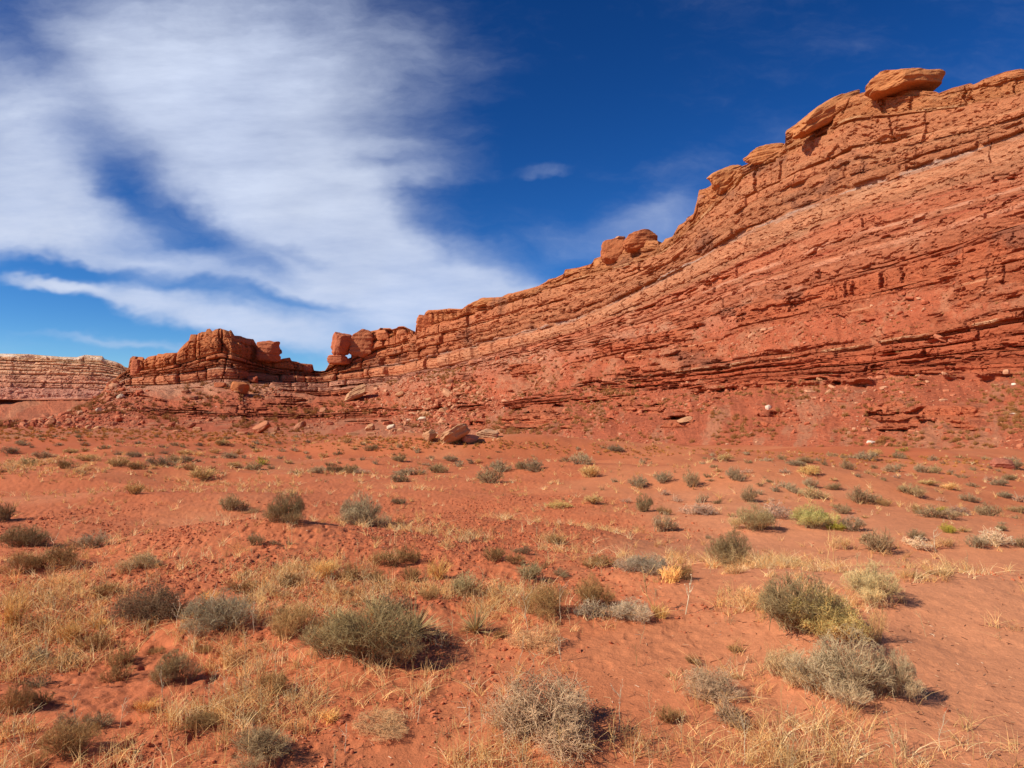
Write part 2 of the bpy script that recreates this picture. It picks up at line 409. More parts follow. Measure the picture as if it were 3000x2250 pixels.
def build_escarpment(name, label, skyline, cx, hy, rt, xs, layers, palette, mat, kscale, seed, far=False):
    rg = np.random.default_rng(seed)
    azs = np.array([math.atan((x - 1500) / F) for x in xs])
    ca = np.array([az_tan(x, 1000)[0] for x in cx])
    # smooth interpolation of the control horizons
    H = []
    sa = np.array([az_tan(*p) for p in skyline])
    if far:
        H.append(np.interp(azs, sa[:, 0], sa[:, 1]))
    else:
        H.append(np.interp(azs, sa[:, 0], sa[:, 1]))
    nh = len(hy) + 1
    def smooth_interp(xq, xk, yk):
        y = np.interp(xq, xk, yk)
        return y
    for k in range(1, nh):
        t = np.array([az_tan(x, y)[1] for x, y in zip(cx, hy[k])])
        H.append(smooth_interp(azs, ca, t))
    Rk = [smooth_interp(azs, ca, rt[k]) for k in range(nh)]
    ker = np.hanning(31); ker /= ker.sum()
    def sm(a):
        p = np.concatenate([np.full(15, a[0]), a, np.full(15, a[-1])])
        return np.convolve(p, ker, 'valid')
    for k in range(1, nh): H[k] = sm(H[k])
    Rk = [sm(a) for a in Rk]
    for k in range(1, nh): H[k] = np.minimum(H[k], H[k - 1] - 1e-4)
    Z = [CAMZ + Rk[k] * H[k] for k in range(nh)]
    # arc length of the wall and its normal (towards the camera)
    mx, my = Rk[2] * np.sin(azs), Rk[2] * np.cos(azs)
    dx, dy = np.gradient(mx), np.gradient(my)
    for _ in range(10): dx, dy = sm(dx), sm(dy)
    dl = np.hypot(dx, dy) + 1e-9
    nx, ny = -dy / dl, dx / dl
    flip = np.where(nx * mx + ny * my > 0, -1, 1)
    nx, ny = nx * flip, ny * flip
    # blend the normal with the direction to the camera so that folds stay mild
    vx, vy = -np.sin(azs), -np.cos(azs)
    nx, ny = 0.65 * nx + 0.35 * vx, 0.65 * ny + 0.35 * vy
    l = np.hypot(nx, ny); nx, ny = nx / l, ny / l
    sc = (Rk[2] / kscale) ** 0.8
    ds = np.hypot(np.gradient(mx), np.gradient(my))
    sig = np.cumsum(ds / sc)
    nc = len(xs)
    rows_gap, rows_t, rows_tq, rows_l, rows_hard, rows_tin, lay_gap, lay_hard = [], [], [], [], [], [], [], []
    lid = 0
    for g in range(nh - 2, -1, -1):          # from the bottom gap to the top gap; t runs 0 at bottom .. 1 at top
        nl, nr, kind = layers[g]
        th = []
        for i in range(nl):
            hard = (i % 2 == 1)
            th.append(rg.choice([.6, 1.0, 1.6, 2.8]) * rg.uniform(.8, 1.2) if hard else rg.uniform(.28, .5))
        th = np.array(th); th /= th.sum()
        ed = np.concatenate([[0], np.cumsum(th)])
        for i in range(nl):
            n = max(3, int(round(nr * th[i])))
            for j in range(n):
                tin = (j + 0.02) / (n - 1 + 0.04) if n > 1 else 0.5
                rows_gap.append(g); rows_t.append(ed[i] + th[i] * tin); rows_tq.append(ed[i] + th[i] * 0.5)
                rows_l.append(lid); rows_hard.append(i % 2); rows_tin.append(tin)
            lay_gap.append(g); lay_hard.append(i % 2); lid += 1
    nl_tot = lid
    G = np.array(rows_gap); T = np.array(rows_t); TQ = np.array(rows_tq); LI = np.array(rows_l); TI = np.array(rows_tin)
    lay_gap = np.array(lay_gap); lay_hard = np.array(lay_hard)
    BL = np.interp(xs, [1150, 1500], [1.0, 0.38]) if not far else np.full(nc, .35)
    Ha = np.array(Z); Ra = np.array(Rk); Ht = np.array(H)
    G1 = G + 1
    Zc = Ha[G1] * (1 - T)[:, None] + Ha[G] * T[:, None]
    Rc = Ra[G1] * (1 - T)[:, None] + Ra[G] * T[:, None]
    Rq = Ra[G1] * (1 - TQ)[:, None] + Ra[G] * TQ[:, None]
    nr = len(G)
    S = np.broadcast_to(sig[None, :], (nr, nc))
    V = np.cumsum(np.concatenate([[0], np.diff(np.array([-g + t for g, t in zip(G, T)]))]))   # vertical coordinate in gaps
    Zn = (Zc - CAMZ) / sc[None, :]
    # ---- layer-wise relief
    BW = np.full(nl_tot, 5.0); PH = np.zeros(nl_tot); AM = np.zeros(nl_tot); AM2 = np.zeros(nl_tot); NZ = np.zeros((nl_tot, nc))
    Dl = np.zeros((nl_tot, nc)); crack = np.zeros((nl_tot, nc)); tone = np.zeros((nl_tot, nc))
    for i in range(nl_tot):
        g = lay_gap[i]
        kind = layers[g][2]
        wob = 3.0 * vn(sig / 9.0, np.full(nc, i * 1.7), seed + 3)
        if lay_hard[i]:
            amp = {'massive': 1.0, 'ledge': 1.5, 'thin': 0.8, 'cap': 1.3, 'talus': 1.2}[kind]
            bw = rg.uniform(3.0, 9.0) if kind != 'massive' else rg.uniform(9, 22)
            n_ = vn(sig / rg.uniform(14, 40), np.full(nc, i * 3.1), seed)
            n2 = vn(sig / rg.uniform(4, 9), np.full(nc, i * 5.3), seed + 1)
            BW[i] = bw; PH[i] = rg.uniform(0, 10); AM[i] = amp
            AM2[i] = 0.0 if kind in ('talus', 'massive') else 1.0
            Dl[i] = amp * (0.35 + 0.7 * n_ + 0.3 * n2)
            NZ[i] = n_ + n2
            tone[i] = 0.3 * n_

        else:
            amp = {'massive': 1.2, 'ledge': 2.7, 'thin': 1.3, 'cap': 1.6, 'talus': 1.6}[kind]
            n_ = vn(sig / rg.uniform(12, 45), np.full(nc, i * 3.1), seed + 5)
            n2 = vn(sig / rg.uniform(2, 6), np.full(nc, i * 4.3), seed + 6)
            und = ss(-0.75, -0.05, n_ + 0.45 * n2)
            Dl[i] = 0.25 * amp - amp * und * rg.choice([.55, .8, 1.25])
            tone[i] = rg.uniform(-0.4, 0.2)
            if not far and (i + 1 == nl_tot or lay_gap[i + 1] != g) and g in (1, 3, 5):
                Dl[i] -= 1.5 * ss(-.5, .1, n_ + .4 * n2)      # deep shadowed notch under the bed above
    # joint blocks with ragged edges
    ri_ = np.arange(nr)[:, None] * np.ones((1, nc)); LIc = LI[:, None] * np.ones((1, nc))
    q = (S + 1.8 * vn(S / 3.1, LIc * 2.9, seed + 13) + .55 * vn(S / 1.1, ri_ / 2.2, seed + 14) + .8 * vn(S / 9, ri_ / 9, seed + 15)) / BW[LI][:, None] + PH[LI][:, None]
    cell = np.floor(q); fr = q - cell
    off = _h(cell, LIc, seed + 9) * 2 - 1
    off2 = _h(np.floor(q * 2.7), LIc + 50, seed + 9) * 2 - 1
    gone = (_h(np.floor(q * 1.9 + 3), LIc + 70, seed + 9) > 0.84) * AM2[LI][:, None] * ss(-0.1, 0.5, NZ[LI])
    present = _h(cell, LIc + 900, seed) > np.where(BL > .7, .5, .93)[None, :]
    crk = np.clip(1 - np.minimum(fr, 1 - fr) / .05, 0, 1) * present * AM[LI][:, None] * .7
    D = Dl[LI] + AM[LI][:, None] * BL[None, :] * (.5 * off + .25 * off2) - 1.8 * gone * (.45 + .55 * BL)[None, :] - crk
    tone2 = .5 * off * (AM[LI] > 0)[:, None]
    hardm = lay_hard[LI][:, None].astype(float)
    if not far:
        # big joint blocks of the butte and of the middle rim
        mid_, mt = np.zeros(len(G), int), np.zeros(len(G)); k0 = 0; nM = 0
        for g in sorted(set(G), reverse=True):
            r = np.where(G == g)[0]; nm = {0: 1, 1: 3, 2: 1, 3: 2, 4: 6, 5: 4, 6: 2}[g]
            eds = np.sort(np.concatenate([[0, 1], (np.arange(1, nm) + rg.uniform(-.2, .2, max(nm - 1, 0))) / nm]))
            q = np.clip(np.searchsorted(eds, T[r], 'right') - 1, 0, nm - 1)
            mid_[r] = nM + q; mt[r] = (T[r] - eds[q]) / (eds[q + 1] - eds[q]); nM += nm
        Dm = np.zeros((nM, nc)); Cm = np.zeros((nM, nc))
        for i in range(nM):
            bw = rg.uniform(7, 14); q = (sig + 1.5 * vn(sig / 5, np.full(nc, i * 1.3), seed + 131)) / bw + rg.uniform(0, 9)
            cell = np.floor(q); fr = q - cell
            Dm[i] = 2.3 * (_h(cell, np.full(nc, i), seed + 132) - .5) + 1.2 * vn(sig / 20, np.full(nc, i * 2.2), seed + 133) - 2.2 * (_h(cell, np.full(nc, i), seed + 134) > .9)
            e = np.minimum(fr, 1 - fr) * bw
            Cm[i] = 0.55 * (1 - ss(0, 1.5, e)) + 1.5 * (1 - ss(0.1, .5, e))
        me_ = np.minimum(mt, 1 - mt)[:, None]
        lump = Dm[mid_] - Cm[mid_] - 1.3 * (1 - ss(0, .10, me_))
        wl = (1 - ss(1350, 1750, np.array(xs, float)))[None, :] * np.where(G <= 3, 1.0, .45)[:, None]
        D = lerp(D, lump * .8 + D * .5, wl)
    # rounded block edges
    edge = np.minimum(TI, 1 - TI)[:, None]
    D -= hardm * 0.35 * (1 - ss(0, 0.25, edge))
    # broad buttresses and alcoves
    big = 4.2 * fbm(S / 55.0, Zn / 90.0 + 4, seed + 40, 3) + 2.3 * fbm(S / 17.0, Zn / 40.0, seed + 41, 3)
    med = 0.6 * fbm(S / 4.5, Zn / 5.0, seed + 42, 4)
    med += 0.45 * (ridged(S / 7.0, Zn / 9.0, seed + 43, 3) - 0.6)
    fine = 0.22 * fbm(S / 1.2, Zn / 0.8, seed + 44, 3) - .5 * ss(.42, .7, vn(S / 2.2, Zn / .8, seed + 45) + .5 * vn(S / .7, Zn / .35, seed + 46) - .1)
    # lens-shaped undercuts and thin beds that follow the rows
    rowi = np.arange(nr)[:, None] * np.ones((1, nc))
    lens = vn(S / 9.0, rowi / 7.0, seed + 160) + .45 * vn(S / 2.6, rowi / 3.4, seed + 161) + .35 * vn(S / 30, rowi / 18, seed + 162)
    lm_ = ss(-.25, .35, vn(S / 24.0, rowi / 26.0, seed + 164) + .4 * vn(S / 7.0, rowi / 12.0, seed + 165))
    if far: lm_ = lm_ * .45
    if not far: lm_ = lm_ * np.where(G == 2, .18, np.where(G == 3, 1.35, 1.0))[:, None] * np.interp(np.array(xs), [1000, 1500], [.45, 1.0])[None, :]
    fine = fine - 1.15 * lm_ * ss(.34, .5, lens) + .5 * lm_ * ss(.25, .5, -lens)
    bed = vn(S / 60.0, rowi / 4.2, seed + 163)
    # joints that cut through several layers
    jn = np.zeros((nr, nc))
    jq = S / 11.0 + 0.25 * vn(S / 9, Zn / 7, seed + 60)
    jc = np.floor(jq); jf = jq - jc
    jpres = _h(jc, np.floor(Zn / 9 + jc * 0.37), seed + 61) > np.where(BL > .7, .66, .992 if not far else .95)[None, :]
    jn = np.clip(1 - np.minimum(jf, 1 - jf) / 0.045, 0, 1) * jpres
    # ---- talus cover
    xcol = np.array(xs)[None, :]
    gt = (-G + T)[:, None] + (nh - 2)               # 0 at the base .. nh-1 at the rim
    if not far:
        cover = np.interp(xcol, [0, 300, 700, 1100, 1500, 2100, 2600, 3100], [0.8, 0.6, 0.42, 0.34, 0.16, 0.04, -0.10, -0.20])
        lim = np.interp(xcol, [0, 330, 372, 500, 900, 1050, 1200, 1500, 2000, 3000], [9, 6.0, 3.7, 3.9, 3.3, 3.2, 3.6, 3.4, 3.2, 3.0])
        nz = fbm(S / 26.0 + gt * 0.9, gt * 2.2, seed + 70, 4) * 0.9 + 0.25 * fbm(S / 5.0 + gt * 2, gt * 7, seed + 71, 3)
        tal = ss(-0.12, 0.12, nz + cover - 0.18)
        tal = tal * (1 - ss(-0.12, 0.12, gt - lim + 0.25 * nz))
        band = np.exp(-((gt - 2.30 + .12 * nz) / .26) ** 2) * ss(-.45, .15, fbm(S / 18, gt * 3, seed + 74, 3) + .1) * ss(900, 1500, xcol)
        tal = np.maximum(tal, ss(.3, .75, band) * .92)
        low = (1 - ss(0.84, 1.0, gt + 0.12 * nz)) * (1 - ss(.12, .3, fbm(S / 22, gt * 2.6, seed + 72, 4) - .55 * (gt < .25)))
        tal = np.maximum(tal, low)
    else:
        nz = fbm(S / 26.0, gt * 2.2, seed + 70, 4)
        tal = 1 - ss(0.85, 1.05, gt + 0.08 * nz)
    rel = 1 - tal
    tD = 2.0 * fbm(S / 16.0 + gt * 0.7, gt * 3.0, seed + 80, 4) + 0.8 * fbm(S / 3.0, Zn / 2.0, seed + 81, 4) + .35 * fbm(S / .9, Zn / .7, seed + 85, 2)
    tD -= 1.1 * ss(.35, .6, vn(S / 7 + gt, gt * 16, seed + 86) * vn(S / 3, gt * 9, seed + 87) + .2 * vn(S, gt * 30, seed + 88))
    gul = ridged(S / 12.0 + 0.35 * gt, gt * 0.8, seed + 82, 3)
    tD -= 2.0 * ss(0.6, 0.95, gul) - 0.7
    # red hummocks low on the slope
    hum = np.exp(-((gt - 0.45) / 0.3) ** 2)
    tD += hum * 2.2 * fbm(S / 11.0, gt * 3, seed + 83, 3)
    rimf = ss(0, 0.5, (nh - 1) - gt)
    big = big * np.interp(np.array(xs), [1200, 1700], [1.0, .6])[None, :]
    D = rel * (D + big * (0.3 + 0.7 * rimf) + med + fine - 1.3 * jn) + tal * (tD + big * 0.5)
    D *= sc[None, :] * (0.35 + 0.65 * rimf)
    taper = ss(0, 0.35, gt)
    D *= taper
    if not far:
        D *= np.interp(np.array(xs), [0, 250, 372], [0.1, 0.4, 1.0])[None, :]
    Rr = lerp(Rq, Rc, np.maximum(tal, 0.12))
    # gentle waviness of the beds
    Zc = Zc + (sc[None, :] * 0.28 * fbm(S / 14.0, gt * 0.6, seed + 90, 3) + sc[None, :] * .07 * fbm(S / 2.5, gt * 3, seed + 91, 2)) * ss(0, 0.6, gt) * ss(0, 0.25, (nh - 1) - gt)
    X = Rr * np.sin(azs)[None, :] + nx[None, :] * D
    Y = Rr * np.cos(azs)[None, :] + ny[None, :] * D
    # ---- colour
    C = np.zeros((nr, nc, 3), np.float32)
    pal = [albedo(*p) for p in palette['gaps']]
    for g in range(nh - 1):
        r = G == g
        C[r] = pal[g]
    # soft transitions between neighbouring groups
    t3 = T[:, None, None]
    up = np.array([pal[max(g - 1, 0)] for g in range(nh - 1)]); dn = np.array([pal[min(g + 1, nh - 2)] for g in range(nh - 1)])
    wob = 0.08 * fbm(S / 20, gt * 2, seed + 110, 3)[..., None]
    C = lerp(C, up[G][:, None, :], 0.5 * ss(0.86, 1.0, t3 + wob)); C = lerp(C, dn[G][:, None, :], 0.5 * ss(0.14, 0.0, t3 + wob))
    if not far:
        lav = (1 - ss(1250, 1600, xcol)) * ss(0, .3, T[:, None]) * (G == 3)[:, None]
        C = lerp(C, albedo(194, 140, 112), (.6 * lav)[..., None])
        C = lerp(C, C * np.array([1.04, .90, .84], np.float32), ((1 - ss(1100, 1900, xcol)) * (G <= 2)[:, None])[..., None])
    ltone = (rg.uniform(-1, 1, nl_tot))[LI][:, None] * 0.10 + (tone[LI] + tone2) * 0.10
    C *= (1 + ltone + 0.10 * fbm(S / 8, Zn / 3, seed + 111, 4) - 0.06 * (1 - hardm))[..., None]
    hue = fbm(S / 25, Zn / 2.0, seed + 112, 3)[..., None]
    C = C * (1 + hue * np.array([0.02, -0.07, -0.10], np.float32))
    C = C * (1 + bed[..., None] * np.array([.05, .11, .13], np.float32))
    # dark desert varnish hanging down massive faces
    if palette.get('varnish') is not None:
        vg, amt = palette['varnish']
        vmask = np.isin(G, vg)[:, None] * ss(0.22, 0.5, fbm(S / 13, Zn / 9 + 3, seed + 113, 4) + 0.15 * fbm(S / 1.2, Zn / 14, seed + 114, 3))
        C = lerp(C, albedo(136, 86, 64), (amt * vmask * rel)[..., None])
    # bleached patches in the pale band
    pm = np.isin(G, palette['pale'])[:, None] * ss(0.2, 0.55, fbm(S / 10, Zn / 5, seed + 115, 4)) * rel
    C = lerp(C, albedo(210, 154, 114), (0.32 * pm)[..., None])
    for (g, t0, t1, colr, a) in palette['lines']:
        lm = ((G == g) & (T >= t0) & (T <= t1))[:, None] * ss(-0.35, 0.25, fbm(S / 7, gt * 4, seed + 117 + g, 3)) * np.maximum(rel, 0.25)
        C = lerp(C, albedo(*colr), (a * lm)[..., None])
    tc = albedo(*palette['talus'])
    tvar = (1 + 0.16 * fbm(S / 6, gt * 6, seed + 120, 4))[..., None]
    tcol = tc * tvar * np.ones((nr, nc, 1), np.float32)
    gm = ss(-0.05, 0.4, fbm(S / 9 - gt * 2.2, gt * 1.6 + S / 40, seed + 121, 4) + .35 * fbm(S / 1.5, gt * 18, seed + 122, 2))[..., None]
    tcol = lerp(tcol, albedo(*palette['talus2']) * tvar, 0.42 * gm)
    upz = ss(2.4, 3.3, gt)[..., None]
    tcol = lerp(tcol, albedo(*palette['talus3']) * tvar, 0.65 * upz)
    C = lerp(C, tcol, tal[..., None])
    # ---- foot below the ground, plateau behind the rim
    Xs = [X[:1] + 0 * X[:1], X]; Ys = [Y[:1] * 1, Y]; Zs = [Zc[:1] - 6.0, Zc]; Cs = [C[:1], C]
    X0 = X[:1] * 0.985; Y0 = Y[:1] * 0.985
    Xs[0], Ys[0] = X0, Y0
    for (back, drop) in ((4, 0.4), (14, 0.9), (50, 2.5), (160, 6.0)):
        wb = ss(900, 1300, np.array(xs, float)) if not far else 0.0
        bx_ = lerp(np.sin(azs), -nx, wb); by_ = lerp(np.cos(azs), -ny, wb); dr = lerp(0.35 * back, drop, wb)
        Xs.append(X[-1:] + (bx_ * back * sc)[None, :]); Ys.append(Y[-1:] + (by_ * back * sc)[None, :])
        Zs.append(Zc[-1:] - (dr * sc)[None, :]); Cs.append(C[-1:])
    X = np.concatenate(Xs); Y = np.concatenate(Ys); Zc = np.concatenate(Zs); C = np.concatenate(Cs)
    v = np.stack([X, Y, Zc], -1).reshape(-1, 3)
    fc = grid_faces(X.shape[0], nc)
    me = mesh_from(name, v, fc, mat, np.clip(C.reshape(-1, 3), 0.005, 0.95), smooth=False)
    o = link(name, me)
    tag(o, label, name.replace('_', ' '), kind='structure')
    sub = v.reshape(X.shape[0], nc, 3)
    return o, sub, tal, azs, Rk, Z


STEP = 2.1
XS = np.concatenate([np.arange(-260, -20, 6), np.arange(-20, 3030, STEP), np.arange(3030, 3600, 6)])
LAY = {0: (5, 56, 'cap'), 1: (9, 90, 'ledge'), 2: (3, 58, 'massive'), 3: (13, 110, 'thin'), 4: (15, 185, 'ledge'), 5: (9, 120, 'ledge'), 6: (9, 130, 'talus')}
PAL = {'gaps': [(188, 120, 74), (186, 118, 78), (196, 130, 90), (186, 110, 74), (180, 98, 62), (176, 90, 56), (182, 100, 64)],
       'varnish': ([0, 1, 4], 0.6), 'pale': [2, 3],
       'lines': [(1, 0.0, 0.05, (188, 164, 144), 0.6), (2, 0.9, 1.0, (196, 156, 128), 0.5), (3, 0.55, 0.62, (210, 146, 110), .7), (3, 0.25, 0.32, (208, 142, 106), .6), (0, .0, .12, (208, 156, 108), .6), (1, .55, .6, (206, 146, 100), .6),
                 (3, 0.80, 0.86, (176, 88, 58), .7), (3, 0.42, 0.47, (176, 88, 58), .7), (4, 0.02, 0.045, (226, 176, 128), .8), (4, 0.45, 0.475, (216, 150, 106), .7), (5, 0.97, 1.0, (216, 160, 118), .7)],
       'talus': (184, 98, 64), 'talus2': (188, 138, 100), 'talus3': (194, 142, 108)}
cliff, cl_sub, cl_tal, cl_az, cl_R, cl_Z = build_escarpment('cliff', 'long layered red sandstone escarpment climbing to the right edge', SKY_NEAR, CX, HY, r_table(), XS, LAY, PAL, M_CLIFF, 240.0, 101)

FSKY = [(-500, 1030), (-200, 1040), (0, 1036), (83, 1037), (127, 1041), (181, 1045), (224, 1046), (234, 1043), (250, 1039), (270, 1041), (300, 1043), (307, 1052), (336, 1059), (354, 1066), (365, 1075), (380, 1078), (440, 1100), (520, 1120)]
FCX = [-500, 0, 150, 300, 380, 520]
FHY = {1: [1050, 1056, 1060, 1068, 1092, 1124], 2: [1090, 1095, 1098, 1100, 1110, 1135], 3: [1130, 1134, 1138, 1140, 1142, 1150], 4: [1170, 1168, 1168, 1166, 1164, 1165], 5: [1240, 1240, 1242, 1243, 1244, 1245]}
FRT = np.array([[1560, 1500, 1440, 1400, 1380, 1360], [1550, 1490, 1430, 1390, 1370, 1350], [1530, 1470, 1415, 1375, 1355, 1335], [1500, 1440, 1390, 1355, 1335, 1315], [1440, 1390, 1350, 1320, 1300, 1280], [1150, 1130, 1110, 1090, 1080, 1070]], float)
FPAL = {'gaps': [(224, 176, 132), (218, 162, 122), (214, 150, 114), (212, 146, 116), (192, 108, 74)],
        'varnish': ([2, 3], 0.3), 'pale': [3], 'lines': [(0, 0.5, 1.0, (230, 204, 176), .8), (3, 0.9, 1.0, (222, 160, 132), .6)],
        'talus': (188, 106, 70), 'talus2': (192, 132, 92), 'talus3': (196, 130, 104)}
mesa, _, _, _, _, _ = build_escarpment('distant_mesa', 'pale pink banded mesa far off at the left edge', FSKY, FCX, FHY, FRT, np.arange(-500, 521, 2.2),
                                       {0: (5, 22, 'cap'), 1: (9, 46, 'ledge'), 2: (7, 46, 'ledge'), 3: (3, 34, 'massive'), 4: (5, 50, 'talus')}, FPAL, M_FAR, 420.0, 333, far=True)

# ------------------------------------------------------------------ ground
ZB = cl_Z[-1]; RB = cl_R[-1]


def base_rz(a):
    return np.interp(a, cl_az, RB), np.interp(a, cl_az, ZB)


MOUNDS = []   # (x, y, radius, height): hummocks under the larger shrubs


_rs = random.Random(77)
SWELLS = [(_rs.uniform(-.75, .7) * d, d, _rs.uniform(5, 11), _rs.uniform(3, 5), _rs.uniform(.6, 1.1)) for d in (24, 30, 34, 38, 44, 50, 56, 62, 70, 78)]


def g2(x, y, cx, cy, sx, sy, rot=0.0):
    c, s = math.cos(rot), math.sin(rot)
    u = ((x - cx) * c + (y - cy) * s) / sx; v = (-(x - cx) * s + (y - cy) * c) / sy
    return np.exp(-(u * u + v * v))


def ground_z(x, y, detail=True):
    x = np.asarray(x, float); y = np.asarray(y, float)
    r = np.hypot(x, y) + 1e-6
    a = np.arctan2(x, y)
    rb, zb = base_rz(a)
    rb = np.where(y > 0, rb, 300.0); zb = np.where(y > 0, zb, -2.0)
    lr = np.log(r)
    k = np.log(np.array([0.5, 5.0, 8.0, 11.0, 16.0, 24.0, 45.0]))
    zn = np.interp(lr, k, [0, 0, -0.04, -0.30, -0.62, -0.80, -0.95])
    t = np.clip((r - 45) / np.maximum(rb - 45, 10), 0, 1)
    z = zn + (zb + 0.95) * t * ss(0.0, 0.25, t)
    near = ss(2.0, 6.0, r)
    z = z + 0.26 * near * fbm(x / 9.0 + 2.3, y / 9.0 + 8.1, 501, 3) * (1 - 0.5 * ss(60, 200, r))
    z = z + 0.95 * ss(18, 45, r) * (1 - ss(150, 400, r)) * fbm(x / 34.0, y / 34.0, 502, 3)
    z = z + 0.10 * fbm(x / 2.4, y / 2.4, 503, 3) * near * (1 - 0.6 * ss(40, 120, r))
    # crest of the rise at the right, hollow behind it
    z = z + 0.22 * g2(x, y, 4.6, 6.6, 3.4, 1.5, 0.10) - 0.34 * g2(x, y, 6.5, 11.2, 5.5, 2.0, 0.1)
    z = z + 0.42 * g2(x, y, -3.4, 9.4, 2.6, 1.5, -0.2) + 0.42 * g2(x, y, -0.5, 12.0, 3.0, 1.6) - .25 * g2(x, y, -3, 16, 6, 3)
    z = z - 0.14 * g2(x, y, -2.6, 4.9, 2.8, 0.9)
    z = z + 1.0 * g2(x, y, 12, 62, 14, 7) + 0.6 * g2(x, y, -6, 44, 14, 4)
    for (cx_, cy_, sx_, sy_, h_) in SWELLS:
        z = z + h_ * g2(x, y, cx_, cy_, sx_, sy_, .1)
    z = z + ss(14, 24, r) * (1 - ss(120, 260, r)) * 1.5 * (ridged(x / 20.0, y / 12.0, 505, 2) - .6)
    for (mx, my, mr, mh) in MOUNDS:
        d2 = ((x - mx) ** 2 + (y - my) ** 2) / (mr * mr)
        z = z + mh * np.exp(-d2)
    if detail:
        cl = clump(x, y)
        nf = 1 - ss(14, 60, r)
        z = z + nf * (0.012 * fbm(x / 0.35, y / 0.35, 510, 3))
        # crusted, pocked soil
        z = z + nf * cl * (0.016 * (ridged(x / 0.21, y / 0.21, 511, 3) - 0.6) + 0.014 * fbm(x / 0.06, y / 0.06, 512, 2))
        z = z - nf * 0.017 * (0.15 + cl) * ss(0.35, 0.75, vn(x / 0.075, y / 0.095, 515) + 0.25 * vn(x / .8, y / .8, 516))
        z = z + nf * 0.006 * fbm(x / 0.09, y / 0.09, 513, 2)
        z = z + (1 - nf) * 0.10 * fbm(x / 1.6, y / 1.6, 514, 3) * (1 - ss(150, 500, r))
    return z


def clump(x, y):
    """where the soil is lumpy rather than smooth sand"""
    r = np.hypot(x, y)
    n = fbm(x / 3.2 + 1.2, y / 3.2 - 4.0, 520, 4)
    side = ss(1.6, -1.6, x - 0.12 * y)
    return np.clip(0.20 + 0.75 * side + 0.9 * n, 0.04, 1)


def ray_ground(px, py, detail=False):
    d = ray(px, py)
    ts = np.exp(np.linspace(math.log(1.5), math.log(2500), 900))
    X = d[0] * ts; Y = d[1] * ts; Z = CAMZ + d[2] * ts
    gz = ground_z(X, Y, False)
    below = np.where(Z <= gz)[0]
    if len(below) == 0: return None
    i = max(1, below[0])
    a, b = ts[i - 1], ts[i]
    for _ in range(14):
        m = 0.5 * (a + b)
        if CAMZ + d[2] * m <= float(ground_z(d[0] * m, d[1] * m, False)): b = m
        else: a = m
    return d[0] * b, d[1] * b, float(ground_z(d[0] * b, d[1] * b, detail))


